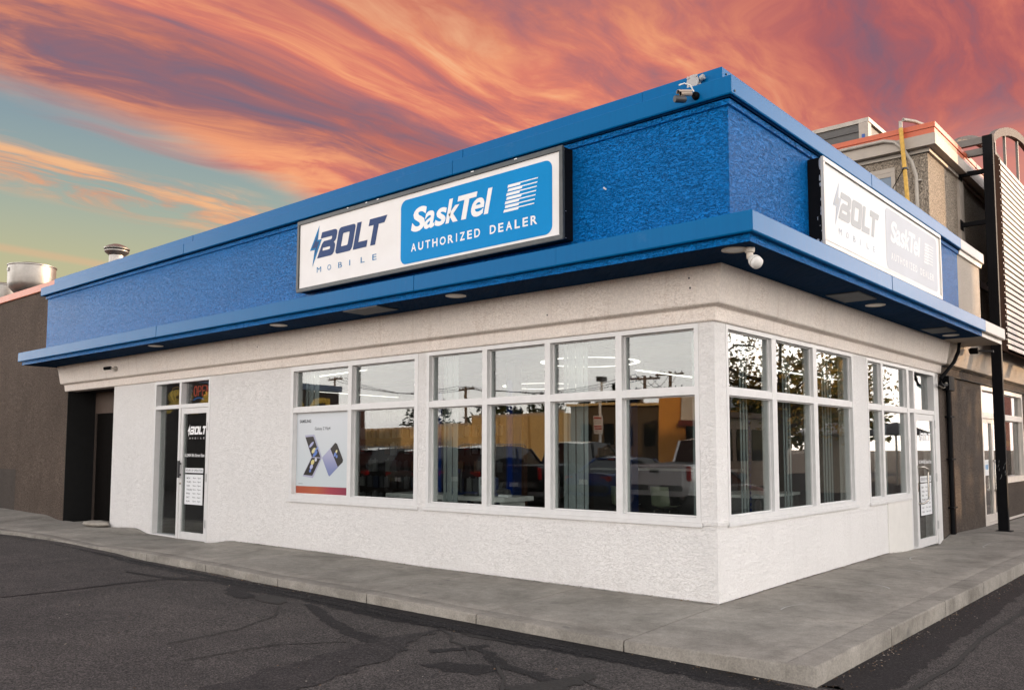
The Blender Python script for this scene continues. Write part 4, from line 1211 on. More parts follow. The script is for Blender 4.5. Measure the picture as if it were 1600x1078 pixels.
# ------------------------------------------------------------------ cameras and lights on the shop
def bullet_camera(name, label, base, axis, aim, s, mbody, mmount, hood=True):
    """a bullet camera: round mount on the wall, arm, body aimed along AIM"""
    t = thing(name, label, 'security camera', base, 0, 'security cameras')
    b = Vector(base); ax = Vector(axis).normalized(); am = Vector(aim).normalized()
    rotx = lambda v: v.to_track_quat('Z', 'Y').to_matrix().to_4x4()
    MB().lathe([(0.055 * s, 0), (0.055 * s, 0.02 * s), (0.045 * s, 0.05 * s), (0.02 * s, 0.065 * s)], tuple(b), 20, mtx=rotx(ax)).obj('mount', mmount, t, smooth=True)
    j = b + ax * 0.09 * s
    MB().tube([b + ax * 0.05 * s, j, j + am * 0.05 * s], 0.016 * s, 10).obj('arm', mmount, t, smooth=True)
    o = j + am * 0.03 * s + Vector((0, 0, 0.012 * s))
    MB().lathe([(0.036 * s, 0), (0.04 * s, 0.01 * s), (0.04 * s, 0.17 * s), (0.036 * s, 0.175 * s), (0.036 * s, 0.16 * s)], tuple(o), 20, mtx=rotx(am)).obj('body', mbody, t, smooth=True)
    MB().lathe([(0.035 * s, 0.158 * s), (0.034 * s, 0.162 * s)], tuple(o), 20, mtx=rotx(am)).obj('lens', M_black, t)
    if hood:
        m = rotx(am)
        side = am.cross(Vector((0, 0, 1))).normalized()
        mb = MB(); prof = []
        for q in range(9):
            a = R(10 + 160 * q / 8); prof.append(side * math.cos(a) * 0.048 * s + side.cross(am) * math.sin(a) * 0.048 * s)
        for L in (-0.01 * s, 0.21 * s):
            for p_ in prof: mb.v.append(tuple(o + am * L + p_))
        for L in (0.21 * s, -0.01 * s):
            for p_ in prof: mb.v.append(tuple(o + am * L + p_ * 0.93))
        for r_ in range(3):
            for q in range(8): mb.f.append((r_ * 9 + q, r_ * 9 + q + 1, r_ * 9 + q + 10, r_ * 9 + q + 9))
        for q in range(8): mb.f.append((27 + q, 28 + q, q + 1, q))
        mb.obj('sun_hood', mbody, t, smooth=True)
    return t, o


M_camcream = plain('camera_housing_tan', (0.46, 0.36, 0.28), 0.4)
tcam, oc_ = bullet_camera('security_camera', 'tan bullet camera on the blue coping near the roof corner', (0.12, -0.505, 5.03), (0, -1, 0.0), (-0.45, -0.86, -0.16), 0.72, M_camcream, M_black)
MB().tube([(0.12, -0.55, 5.06), (0.10, -0.58, 5.12), (0.06, -0.63, 5.135), (0.03, -0.68, 5.11)], 0.007, 8).obj('cable', M_whitep, tcam, smooth=True)
MB().lathe([(0.03, 0), (0.035, 0.02), (0.035, 0.11), (0.03, 0.12)], (0.085, -0.66, 4.955), 16, mtx=Vector((-0.45, -0.86, -0.1)).to_track_quat('Z', 'Y').to_matrix().to_4x4()).obj('lamp', M_dkgrey, tcam, smooth=True)
bullet_camera('security_camera', 'small black bullet camera high on the frieze over the alcove', (-13.28, -0.17, 3.19), (0, -1, 0), (-0.75, -0.55, -0.10), 0.85, M_black, M_conduit, False)
M_jb = plain('weathered_pvc', (0.42, 0.40, 0.385), 0.5, 0, 0.3, 0.15)
jb = thing('junction_box', 'round white junction box on the upper blue coping', 'junction box', (0.0, -0.31, 5.27))
MB().lathe([(0.066, 0), (0.066, 0.05), (0.072, 0.053), (0.072, 0.062), (0.062, 0.066)], (0.0, -0.304, 5.262), 10, 'y', ).obj('box', M_jb, jb)
for q in range(4):
    a = R(45 + 90 * q)
    MB().lathe([(0.014, 0), (0.014, 0.012)], (0.066 * math.cos(a), -0.366, 5.262 + 0.066 * math.sin(a)), 8, 'y').obj('screw_lug', M_jb, jb)
MB().tube([(0.08, -0.34, 5.28), (0.12, -0.34, 5.29)], 0.028, 12).obj('conduit_hub', M_jb, jb, smooth=True)
MB().tube([(0.07, -0.34, 5.21), (0.11, -0.345, 5.18), (0.12, -0.345, 5.155)], 0.022, 12).obj('conduit_hub', M_conduit, jb, smooth=True)

# recessed soffit lights
SL = [(0.56, -0.61, 'at the canopy corner beside the sensor head'), (-3.143, -0.62, 'under the front canopy above the corner windows'), (-6.9, -0.62, 'under the front canopy above the poster window'),
      (-10.76, -0.6, 'under the front canopy above the left door'), (0.52, 3.34, 'under the side canopy beside the first soffit hatch'), (0.47, 7.1, 'under the side canopy beside the last hatch')]
for i, (x, y, w) in enumerate(SL):
    t = thing('soffit_light', 'round pale recessed light ' + w, 'light', (x, y, 3.404), 0, 'recessed lights under the canopy', local=True)
    MB().lathe([(0.125, 0.0), (0.125, -0.006), (0.105, -0.012), (0.10, -0.006)], seg=32).obj('trim_ring', M_cream, t, smooth=True)
    MB().lathe([(0.099, -0.004), (0.06, -0.009), (0.01, -0.010)], seg=28).obj('lens', M_whitep, t, smooth=True)
fl = thing('sensor_head', 'white swivel sensor head hanging under the canopy corner', 'sensor', (0.70, -0.585, 3.404))
MB().lathe([(0.048, 0), (0.050, -0.015), (0.044, -0.042), (0.032, -0.05), (0.030, -0.10), (0.02, -0.105)], (0.70, -0.585, 3.404), 20).obj('mount', M_cream, fl, smooth=True)
hd = Vector((0.72, -0.30, -0.62))
MB().lathe([(0.018, -0.02), (0.038, 0.0), (0.054, 0.03), (0.060, 0.06), (0.060, 0.07), (0.056, 0.075), (0.059, 0.084), (0.056, 0.105), (0.03, 0.126), (0.005, 0.13)], (0.725, -0.60, 3.30), 24, mtx=hd.to_track_quat('Z', 'Y').to_matrix().to_4x4()).obj('head', M_whitep, fl, smooth=True)
MB().lathe([(0.0595, 0.060), (0.0605, 0.072)], (0.725, -0.60, 3.30), 24, mtx=hd.to_track_quat('Z', 'Y').to_matrix().to_4x4()).obj('ring', M_conduit, fl, smooth=True)
# access hatches in the soffit
M_hatch = plain('grey_soffit_hatch', (0.085, 0.095, 0.105), 0.6, 0, 0.3, 0.2)
for (x0, y0, x1, y1, lab) in ((0.31, 2.2, 0.71, 2.83, None), (0.31, 6.0, 0.68, 6.62, None), (-5.1, -0.86 + 0.05, -4.4, -0.44, None)):
    MB().box((x0, y0, 3.388), (x1, y1, 3.402)).obj('soffit_hatch', M_hatch, shop, bevel=0.003)
# vent slots and nail holes in the frieze
for x, z in ((-0.18, 3.20), (-0.18, 3.30), (-8.2, 3.22), (-2.1, 3.12), (-6.0, 3.3)):
    o_ = 0.134 + (z - 3.036) * 0.19
    MB().lathe([(0.012, 0), (0.010, 0.003)], (x, -o_ + 0.002, z), 8, 'y').obj('hole', M_gasket, shop)

# ------------------------------------------------------------------ neighbouring brown and tan building on the right
nb = thing('restaurant_building', 'taupe stucco building with a tan upper storey and orange roof edge', 'building', (-1, 12, 0))
NE = 19.0
wall_with_openings('wall', M_brown2, nb, YR + 0.003, NE, -0.3, 3.0, [(11.02, 15.0, -0.3, 2.83)], S3)
# low wall under the neighbour's side window
MB().box((-0.22, 13.0, -0.3), (-0.001, 14.99, 0.80)).obj('wall', M_brown2, nb)


def side_mould(name, prof, m, y0, y1, parent=nb):
    mb = MB(); n_ = len(prof)
    for y in (y0, y1): mb.v += [(o_, y, z) for o_, z in prof]
    for i in range(n_): mb.f.append((i, (i + 1) % n_, n_ + (i + 1) % n_, n_ + i))
    mb.f.append(tuple(range(n_))); mb.f.append(tuple(range(n_, 2 * n_))[::-1])
    return mb.obj(name, m, parent)


side_mould('frieze', [(-0.2, 3.006), (0.10, 3.022), (0.134, 3.036), (0.15, 3.12), (0.175, 3.26), (0.205, 3.402), (0.205, 3.9), (-0.2, 3.9)], M_beige, YR + 0.105, NE)
side_mould('trim_band', [(0.002, 2.85), (0.03, 2.855), (0.035, 2.995), (0.002, 3.004)], M_brown2, YR + 0.105, NE)
side_mould('trim_board', [(0.002, 2.838), (0.05, 2.84), (0.052, 2.856), (0.002, 2.858)], M_charc, YR + 0.105, NE)
side_mould('trim_board', [(0.002, 2.996), (0.06, 2.998), (0.062, 3.012), (0.002, 3.014)], M_charc, YR + 0.105, NE)
# beige end of the canopy and of the parapet
side_mould('canopy', [(0.1, 3.404), (0.812, 3.404), (0.812, 3.52), (0.3, 3.66), (0.1, 3.66)], M_beige, 7.635, 9.05)
side_mould('canopy_edge', [(0.813, 3.408), (0.818, 3.405), (0.818, 3.50), (0.813, 3.50)], M_cream, 7.635, 9.05)
panel_run('fascia_panel', M_beigemetal, nb, [7.64, 9.06], 0.877, 3.478, 3.672, False, back=0.05, top_in=0.46)
side_mould('parapet_wall', [(0.0, 3.662), (0.419, 3.662), (0.419, 4.92), (0.0, 4.92)], M_beige, 7.872, 9.40)
side_mould('trim_band', [(0.38, 4.885), (0.455, 4.89), (0.47, 4.962), (0.38, 4.962)], M_cream, 7.872, 9.42)
panel_run('coping_panel', M_beigemetal, nb, [7.832, 9.43], 0.50, 4.963, 5.146, False, back=0.05, top_in=0.5)
panel_run('coping_panel', M_orange, nb, [7.83, 9.40], 0.28, 5.14, 5.20, False, back=0.05, top_in=0.28)
# tan tower: front face, side face
TY = 8.10; TX = -0.06
mbt = MB(); mbt.box((-9.0, TY, 4.9), (TX, TY + 0.25, 6.93)); mbt.box((TX - 0.25, TY + 0.252, 3.9), (TX, NE, 6.93)); mbt.obj('tower_wall', M_tan, nb)
MB().box((TX - 0.02, 10.02, 3.9), (TX + 0.05, 10.35, 6.92)).obj('pilaster', M_trimtan, nb, bevel=0.005)
MB().box((TX - 0.30, 8.06, 6.86), (TX + 0.03, 8.13, 6.93)).obj('bracket', M_dkgrey, nb)
CO = 0.19


def cornice(name, m, o_, z0, z1, inn=0.4):
    mb = MB()
    pr = [(o_ - inn, z0), (o_, z0), (o_, z1), (o_ - inn, z1)]
    rows = [[(-9.2, TY - a, z) for a, z in pr], [(TX + a, TY - a, z) for a, z in pr], [(TX + a, NE, z) for a, z in pr]]
    for r_ in rows: mb.v += r_
    for j in range(2):
        for i in range(4): mb.f.append((j * 4 + i, j * 4 + (i + 1) % 4, j * 4 + 4 + (i + 1) % 4, j * 4 + 4 + i))
    mb.f.append((0, 1, 2, 3)); mb.f.append((11, 10, 9, 8))
    return mb.obj(name, m, nb)


cornice('cornice', M_trimtan, CO, 6.93, 7.135, 0.6)
cornice('cornice_trim', M_conduit, 0.05, 6.86, 6.928, 0.06)
cornice('coping', M_orange, CO - 0.012, 7.137, 7.235, 0.5)
cornice('coping', M_orange, CO + 0.006, 7.238, 7.33, 0.5)
MB().box((-9.0, TY + 0.3, 7.1), (-0.4, NE, 7.2)).obj('roof', M_dkgrey, nb)
# window in the tower's front face
tw = MB(); tw.box((-2.2, TY - 0.03, 6.62), (-0.63, TY + 0.02, 6.70)).box((-0.70, TY - 0.03, 5.2), (-0.63, TY + 0.02, 6.618)).box((-2.2, TY - 0.025, 6.54), (-0.702, TY + 0.02, 6.618))
two = tw.obj('window', M_trimtan, nb)
MB().box((-2.2, TY - 0.012, 5.2), (-0.703, TY - 0.004, 6.538)).obj('pane', mat('tower_pane', lambda h: pbsdf(h, (0.10, 0.15, 0.21), 0.12, 0, 0.6)), two)
# double door and side window of the neighbour
M_doorw = plain('cream_door_frame', (0.66, 0.60, 0.54), 0.4)
nd_ = window(nb, 11.02, 15.0, 0.0, 2.83, [12.98], [2.23], S3, fr=0.09, mw=0.14, tw=0.12, name='entrance_frame', m=M_doorw, skip=((0, 0), (1, 0)), bot=0.05)
MB().box((-0.14, 13.05, 0.80), (0.02, 14.90, 0.93)).obj('window_sill', M_doorw, nb)
MB().box((-0.109, 13.05, 0.93), (-0.103, 14.91, 2.17)).obj('pane', M_glass, nd_)
for (a, b) in ((11.115, 12.0), (12.01, 12.905)):
    lf = MB()
    lf.box((-0.10, a, 0.055), (-0.03, a + 0.07, 2.165)).box((-0.10, b - 0.07, 0.055), (-0.03, b, 2.165)).box((-0.098, a + 0.07, 2.08), (-0.032, b - 0.07, 2.165)).box((-0.098, a + 0.07, 0.055), (-0.032, b - 0.07, 0.20))
    dd = lf.obj('door', M_doorw, nb)
    MB().box((-0.068, a + 0.071, 0.201), (-0.062, b - 0.071, 2.079)).obj('pane', M_glass, dd)
    hy2 = b - 0.035 if a < 11.5 else a + 0.035
    sg = -1 if a < 11.5 else 1
    MB().tube([(-0.04, hy2, 1.30), (0.05, hy2, 1.30), (0.07, hy2 + sg * 0.28, 1.30), (0.07, hy2 + sg * 0.30, 1.25), (0.07, hy2 + sg * 0.30, 0.72), (0.07, hy2 + sg * 0.28, 0.68), (0.05, hy2, 0.68), (-0.04, hy2, 0.68)], 0.016, 10).obj('handle', M_steel, dd, smooth=True)
notice = thing('door_notice', 'small white card with a blue emblem on the neighbouring door', 'notice', (-0.055, 11.4, 1.2))
Pn = Plane((-0.0605, 11.24, 1.0), (0, 1, 0), (0, 0, 1), (1, 0, 0))
MB().box((-0.0615, 11.24, 1.0), (-0.0605, 11.72, 1.32)).obj('card', M_paper, notice)
Pn.poly(rrect(0.05, 0.11, 0.19, 0.23, 0.05), 'emblem', M_vblue, notice, 0.001)
for q in range(3): Pn.poly([(0.24 + 0.07 * q, 0.12), (0.29 + 0.07 * q, 0.12), (0.29 + 0.07 * q, 0.22), (0.24 + 0.07 * q, 0.22)], 'emblem', M_vblue, notice, 0.001)
# inside of the neighbour
MB().box((-5, 11.0, -0.25), (-0.23, 15.2, -0.02)).box((-5.1, 11.0, -0.02), (-5.0, 15.2, 3.0)).obj('interior', plain('dim_interior', (0.05, 0.045, 0.04), 0.7), nb)
# conduit, box and wires at the joint between the buildings
cd = thing('power_conduit', 'black conduit looping from the canopy to a box and down the brown wall', 'conduit', (0.05, 8.5, 0))
MB().tube([(0.30, 8.30, 3.41), (0.29, 8.26, 3.25), (0.25, 8.10, 3.05), (0.17, 7.92, 2.88), (0.10, 7.80, 2.76), (0.08, 7.83, 2.67), (0.08, 8.0, 2.64), (0.08, 8.25, 2.67)], 0.032, 10).obj('sweep', M_black, cd, smooth=True)
MB().tube([(0.07, 7.86, 2.66), (0.07, 8.05, 2.62), (0.07, 8.28, 2.70)], 0.03, 10).obj('elbow', M_conduit, cd, smooth=True)
MB().box((0.003, 8.25, 2.58), (0.12, 8.62, 2.83)).obj('junction_box', M_black, cd, bevel=0.006)
MB().box((0.003, 8.64, 2.60), (0.05, 8.84, 2.80)).obj('cover_plate', M_conduit, cd, bevel=0.004)
MB().tube([(0.06, 8.40, 2.58), (0.055, 8.42, 1.5), (0.05, 8.43, 0.05)], 0.042, 12).obj('pipe', M_black, cd, smooth=True)
MB().tube([(0.05, 8.53, 2.58), (0.045, 8.55, 1.5), (0.045, 8.56, 0.05)], 0.028, 10).obj('pipe', M_brownpost, cd, smooth=True)
for z in (2.1, 1.35, 0.5): MB().box((0.002, 8.34, z), (0.10, 8.60, z + 0.03)).obj('clamp', M_black, cd)
# gas pipe and grey conduit on the tower
gp = thing('gas_pipe', 'weathered yellow gas pipe rising past the orange roof edge', 'pipe', (-0.4, 7.8, 5.1))
MB().tube([(-0.30, 7.80, 5.06), (-0.36, 7.80, 6.3), (-0.418, 7.80, 7.30)], 0.038, 12).obj('pipe', M_yellow, gp, smooth=True)
MB().tube([(-0.418, 7.80, 7.28), (-0.42, 7.80, 7.42), (-0.38, 7.84, 7.46), (-0.25, 8.05, 7.46), (-0.1, 8.4, 7.42)], 0.034, 12).obj('elbow', M_conduit, gp, smooth=True)
MB().tube([(-0.368, 7.745, 6.55), (-0.72, 7.90, 6.1), (-1.2, 8.06, 5.7)], 0.008, 6).obj('wire', M_black, gp)
MB().lathe([(0.058, 0), (0.058, 0.03)], (-0.37, 7.80, 6.53), 12).obj('clamp', M_dkgrey, gp)
wc_ = thing('wall_conduit', 'grey conduit curving off the cornice down the tan tower', 'conduit', (-0.3, 8.05, 5.1))
MB().tube([(-3.2, 7.88, 7.165), (-1.6, 7.88, 7.165), (-0.75, 7.87, 7.16), (-0.56, 7.87, 7.10), (-0.42, 7.90, 6.94), (-0.30, 7.98, 6.70), (-0.25, 8.04, 6.45), (-0.245, 8.045, 5.06)], 0.034, 10).obj('pipe', M_conduit, wc_, smooth=True)
for z in (6.35, 5.75): MB().box((-0.30, 8.03, z), (-0.16, 8.099, z + 0.03)).obj('clamp', M_conduit, wc_)
# rooftop unit
hv = thing('rooftop_unit', 'grey louvred air handling unit on the tan tower roof', 'air conditioner', (-4.0, 12.0, 7.2))
MB().box((-5.2, 12.02, 7.2), (-2.45, 13.6, 9.2)).obj('cabinet', plain('unit_grille_grey', (0.09, 0.085, 0.08), 0.6), hv)
MB().box((-5.25, 11.98, 9.202), (-2.38, 13.65, 9.30)).obj('lid', M_conduit, hv)
MB().box((-2.62, 11.985, 7.2), (-2.40, 12.20, 9.20)).obj('corner_post', M_trimtan, hv); MB().box((-2.55, 11.97, 8.78), (-2.48, 11.984, 8.92)).obj('label_plate', flat('label_blue', (0.02, 0.08, 0.3)), hv)
MB().box((-5.25, 11.985, 7.2), (-5.10, 12.15, 9.20)).obj('corner_post', M_trimtan, hv)
for q in range(10): MB().box((-5.095, 11.99, 7.3 + q * 0.19), (-2.625, 12.018, 7.36 + q * 0.19)).obj('louvre', plain('unit_louvre', (0.075, 0.07, 0.066), 0.55), hv)

# ------------------------------------------------------------------ slatted sign screen on black posts
scr = thing('slat_screen', 'tall screen of white metal slats under an arched steel frame on a black post', 'screen', (0.53, 12, 0))
PX0, PX1 = 0.43, 0.61
MB().box((PX0, 10.02, -0.05), (PX1, 10.12, 7.60)).obj('post', M_black, scr, bevel=0.006)
MB().box((PX0 - 0.04, 9.98, -0.02), (PX1 + 0.04, 10.24, 0.02)).obj('base_plate', M_black, scr)
MB().box((0.50, 10.20, 3.42), (0.60, 10.685, 7.28)).obj('slat_carrier', M_brownpost, scr)
MB().box((0.50, 10.69, 3.45), (0.52, 17.2, 7.28)).obj('backing_sheet', M_brownpost, scr)
slm = None
for q in range(33):
    z = 3.50 + q * 0.1155
    MB().box((0.575, 10.69, z), (0.602, 17.2, z + 0.080)).obj('slat', M_slat, scr, bevel=0.004)
    MB().lathe([(0.016, 0), (0.014, 0.006)], (0.60, 10.58, z + 0.05), 6, 'x').obj('bolt', M_steel, scr) if q % 1 == 0 else None
MB().box((0.606, 13.35, 3.2), (0.70, 13.60, 5.75)).obj('upright', plain('brown_upright', (0.16, 0.10, 0.065), 0.7), scr)
arc = []
for q in range(25):
    t = q / 24; y = 10.10 + t * 6.6; zc = 7.60 + 0.82 * math.sin(math.pi * t) ** 0.8
    arc.append((y, zc))


def arch_band(xa, xb):
    mb = MB()
    for y, z in arc:
        mb.v += [(xa, y, z), (xb, y, z), (xb, y, z - 0.17), (xa, y, z - 0.17)]
    for j in range(len(arc) - 1):
        for i in range(4): mb.f.append((j * 4 + i, j * 4 + (i + 1) % 4, j * 4 + 4 + (i + 1) % 4, j * 4 + 4 + i))
    mb.f.append((0, 1, 2, 3)); e = (len(arc) - 1) * 4; mb.f.append((e + 3, e + 2, e + 1, e))
    return mb.obj('arch', plain('arch_steel', (0.21, 0.18, 0.16), 0.7, 0, 0.03), scr)


arch_band(0.52, 0.62); arch_band(-0.16, -0.06)
M_bar = plain('bar_steel', (0.13, 0.115, 0.10), 0.5, 0.2)
for y, z in ((10.06, 7.47), (10.12, 7.27), (16.6, 7.45)):
    MB().box((-0.16, y, z), (0.43 if y < 12 else 0.52, y + 0.10, z + 0.13)).obj('cross_bar', M_bar, scr)
for y in (10.42, 11.35, 12.6, 14.2, 15.4):
    ztop = smooth_interp(arc, y) - 0.16
    MB().box((0.53, y, 7.20), (0.58, y + 0.05, ztop)).obj('strut', M_bar, scr)
MB().box((PX0, 16.62, -0.05), (PX1, 16.78, 7.60)).obj('post', M_black, scr)
for z in (6.88, 5.88, 4.66):
    MB().box((0.0 if z > 5 else 0.40, 10.05, z), (0.43, 10.13, z + 0.08)).obj('brace', M_black, scr)
    MB().box((-0.012, 10.0, z - 0.06), (0.0, 10.2, z + 0.14)).obj('brace_plate', M_black, scr) if z > 5 else None
# scratched tag on the post
Pt = Plane((PX1 + 0.0, 10.02, 1.0), (0, 1, 0), (0, 0, 1), (1, 0, 0))
Pt2 = Plane((PX0, 10.02, 0), (1, 0, 0), (0, 0, 1), (0, -1, 0))
M_scr = flat('scratch_grey', (0.16, 0.16, 0.16))
for q in range(9):
    u = 0.02 + 0.14 * random.random(); v_ = 0.98 + 0.34 * q / 9; a = random.uniform(-1, 1)
    Pt2.poly([(u, v_), (u + 0.008, v_), (u + 0.03 + 0.02 * a, v_ + 0.05), (u + 0.022 + 0.02 * a, v_ + 0.05)], 'scratch', M_scr, scr, 0.0015)
# a dark swivel light under the canopy end
sp = thing('flood_light', 'dark swivel flood light under the beige canopy end', 'light', (0.45, 9.15, 3.3))
MB().tube([(0.25, 9.12, 3.36), (0.40, 9.14, 3.33), (0.66, 9.16, 3.30)], 0.02, 8).obj('arm', M_dkgrey, sp)
MB().lathe([(0.03, 0), (0.06, 0.02), (0.06, 0.14), (0.05, 0.16)], (0.26, 9.12, 3.33), 14, 'x').obj('head', M_black, sp, smooth=True)
# lump of stone by the alcove
st = MB().lathe([(0.02, 0), (0.16, 0.02), (0.20, 0.06), (0.17, 0.12), (0.06, 0.15)], (0, 0, 0), 9).obj('broken_kerb_stone', M_kerb)
st.scale = (2.2, 0.75, 0.8); st.location = (-14.0, -0.15, 0.025); st.rotation_euler = (0, 0, R(8))
tag(st, 'broken lump of concrete lying at the foot of the alcove', 'stone')

# ------------------------------------------------------------------ notices and prints on the glass
def hours_board(P, u0, w, vh, vb, hh, hb, label, adr, logo_s, logo_u, logo_v, adr_v):
    t = thing('hours_sign', label, 'sign', tuple(P.at(u0, vb)))
    MB_ = lambda a, b, nm: MB().box(*[tuple(f(x, y) for x, y in zip(P.at(*a), P.at(*b))) for f in (min, max)]).obj(nm, M_paper, t)
    MB_((u0, vh, 0.0), (u0 + w, vh + hh, 0.0015), 'header')
    MB_((u0, vb, 0.0), (u0 + w, vb + hb, 0.0015), 'board')
    P.text('HOURS OF OPERATION', 'lettering', M_inkgrey, t, u0 + 0.04 * w, vh + hh * 0.25, w * 0.92, hh * 0.5, 0.0022, bold=0.01)
    rows = [('MON', '9am - 9pm'), ('TUES', '9am - 9pm'), ('WED', '9am - 9pm'), ('THURS', '9am - 9pm'), ('FRI', '9am - 9pm'), ('SAT', '9am - 6pm'), ('SUN', '12pm - 5pm')]
    for i, (a, b) in enumerate(rows):
        vv = vb + hb * (0.90 - 0.128 * i) - hb * 0.055
        P.text(a, 'lettering', M_inkgrey, t, u0 + w * 0.10, vv, w * (0.062 * len(a)), hb * 0.060, 0.0022, bold=0.012)
        P.text(b, 'lettering', M_inkgrey, t, u0 + w * 0.45, vv, w * 0.44, hb * 0.062, 0.0022, bold=0.008)
    return t


PD = Plane((0, 0.034, 0), (1, 0, 0), (0, 0, 1), (0, -1, 0))
hours_board(PD, -10.80, 0.63, 1.155, 0.59, 0.085, 0.535, 'white opening hours sign on the left glass door', '', 1, 0, 0, 0)
PDs = Plane((-0.034, 0, 0), (0, 1, 0), (0, 0, 1), (1, 0, 0))
hours_board(PDs, 6.90, 0.60, 1.0, 0.46, 0.10, 0.52, 'white opening hours sign on the side glass door', '', 1, 0, 0, 0)
for P_, uu, s_, nm, ua in ((PD, -10.69, 0.40, 'left', -10.84), (PDs, 6.99, 0.38, 'side', 6.86)):
    t = thing('door_lettering', 'white shop name and street address lettering on the %s glass door' % nm, 'lettering', tuple(P_.at(uu, 1.5)))
    bolt_logo(P_, t, uu, 1.84 if nm == 'left' else 1.675, s_, M_decal, M_decal, M_decal, M_decal, 0.001)
    P_.text('10-2404 8th Street East', 'lettering', M_decal, t, ua, 1.44 if nm == 'left' else 1.305, 0.70, 0.058, 0.001, bold=0.008)
# phone poster
ps = thing('phone_poster', 'pale grey poster of two folding phones with an orange to magenta strip', 'poster', (-6.7, 0.09, 1.5))
PP = Plane((0, 0.066, 0), (1, 0, 0), (0, 0, 1), (0, -1, 0))
PU0, PU1, PV0, PV1 = -7.395, -6.055, 0.885, 2.12
M_poster = mat('poster_paper', lambda h: pbsdf(h, h.mix(h.ss(h.sep(ocoord(h))[2], 0.9, 2.1), (0.52, 0.58, 0.60, 1), (0.57, 0.60, 0.63, 1)), 0.35))
MB().box((PU0, 0.067, PV0), (PU1, 0.0695, PV1)).obj('sheet', M_poster, ps)
M_grad = mat('poster_strip', lambda h: pbsdf(h, h.ramp(h.m('DIVIDE', h.m('ADD', h.sep(ocoord(h))[0], 7.40), 1.35), [(0.0, (0.34, 0.055, 0.018)), (0.4, (0.38, 0.085, 0.03)), (0.65, (0.30, 0.028, 0.05)), (1.0, (0.19, 0.012, 0.045))]), 0.4))
PP.poly([(PU0 + 0.003, PV0 + 0.003), (PU1 - 0.003, PV0 + 0.003), (PU1 - 0.003, 1.0), (PU0 + 0.003, 1.0)], 'colour_strip', M_grad, ps, 0.0005)
PP.text('SAMSUNG', 'lettering', M_inkgrey, ps, -7.325, 1.975, 0.30, 0.05, 0.0005, bold=0.03)
PP.text('Galaxy Z Flip4', 'lettering', M_inkgrey, ps, -6.925, 1.845, 0.39, 0.06, 0.0005, bold=0.004)
M_phone = flat('poster_phone_edge', (0.36, 0.37, 0.50), 0.3); M_screen = flat('poster_phone_screen', (0.018, 0.015, 0.014), 0.3)
M_lil = mat('poster_lilac', lambda h: pbsdf(h, h.mix(h.ss(h.sep(ocoord(h))[2], 1.15, 1.6), (0.16, 0.20, 0.40, 1), (0.40, 0.40, 0.54, 1)), 0.3))
dx_ = 0.095
off = lambda pts: [(a + dx_, b - 0.012) for a, b in pts]
PP.poly(off([(-7.275, 1.795), (-7.03, 1.805), (-6.825, 1.45), (-7.05, 1.14), (-7.318, 1.165), (-7.095, 1.455)]), 'phone_shape', M_phone, ps, 0.0006)
PP.poly(off([(-7.262, 1.765), (-7.055, 1.775), (-6.86, 1.455), (-7.085, 1.463)]), 'phone_shape', M_screen, ps, 0.0010)
PP.poly(off([(-7.085, 1.450), (-6.86, 1.442), (-7.065, 1.175), (-7.298, 1.185)]), 'phone_shape', M_screen, ps, 0.0010)
PP.poly(off([(-6.50, 1.675), (-6.455, 1.655), (-6.305, 1.42), (-6.315, 1.385), (-6.63, 1.172), (-6.655, 1.185), (-6.82, 1.44), (-6.815, 1.46)]), 'phone_shape', M_lil, ps, 0.0006)
PP.poly(off([(-6.50, 1.675), (-6.455, 1.655), (-6.305, 1.42), (-6.315, 1.385), (-6.43, 1.315), (-6.62, 1.585)]), 'phone_shape', M_screen, ps, 0.0010)
for i, (u, v_, w, h_, c) in enumerate(((-7.10, 1.65, 0.03, 0.07, (0.38, 0.40, 0.62)), (-7.04, 1.56, 0.04, 0.06, (0.62, 0.58, 0.30)), (-7.0, 1.51, 0.035, 0.07, (0.10, 0.20, 0.55)), (-6.97, 1.58, 0.02, 0.06, (0.16, 0.25, 0.55)), (-7.06, 1.38, 0.045, 0.05, (0.62, 0.55, 0.22)), (-7.09, 1.31, 0.04, 0.045, (0.42, 0.45, 0.68)), (-7.12, 1.25, 0.03, 0.03, (0.10, 0.18, 0.5)), (-6.98, 1.42, 0.035, 0.03, (0.58, 0.60, 0.66)),
                                     (-6.47, 1.54, 0.025, 0.035, (0.62, 0.58, 0.30)), (-6.50, 1.50, 0.03, 0.04, (0.14, 0.22, 0.55)), (-6.46, 1.47, 0.03, 0.025, (0.12, 0.2, 0.5)))):
    a = R(-55 if i < 8 else -40)
    PP.poly(off([(u + w * math.cos(t) * 0.8 * math.cos(a) - h_ * math.sin(t) * math.sin(a), v_ + w * math.cos(t) * 0.8 * math.sin(a) + h_ * math.sin(t) * math.cos(a)) for t in [2 * math.pi * q / 12 for q in range(12)]]), 'petal_shape', flat('petal_%d' % i, c, 0.3), ps, 0.0013 + 0.0002 * i)
PP.poly([(-7.33, 1.035), (-7.22, 1.035), (-7.22, 1.040), (-7.33, 1.040)], 'fine_print', M_inkgrey, ps, 0.0006)
# neon signs in the left door's transom
ne = thing('neon_open_sign', 'red neon OPEN sign with a blue arc above the left door', 'neon sign', (-10.7, 0.22, 2.62))
PN = Plane((0, 0.22, 0), (1, 0, 0), (0, 0, 1), (0, -1, 0))


def neon(pts, m, par, r=0.010, closed=False):
    p3 = [tuple(PN.at(a, b)) for a, b in pts]
    if closed: p3.append(p3[0])
    return MB().tube(p3, r, 6).obj('neon_tube', m, par, smooth=True)


def ell(u, v_, w, h_, n=16): return [(u + w * math.cos(2 * math.pi * q / n), v_ + h_ * math.sin(2 * math.pi * q / n)) for q in range(n)]


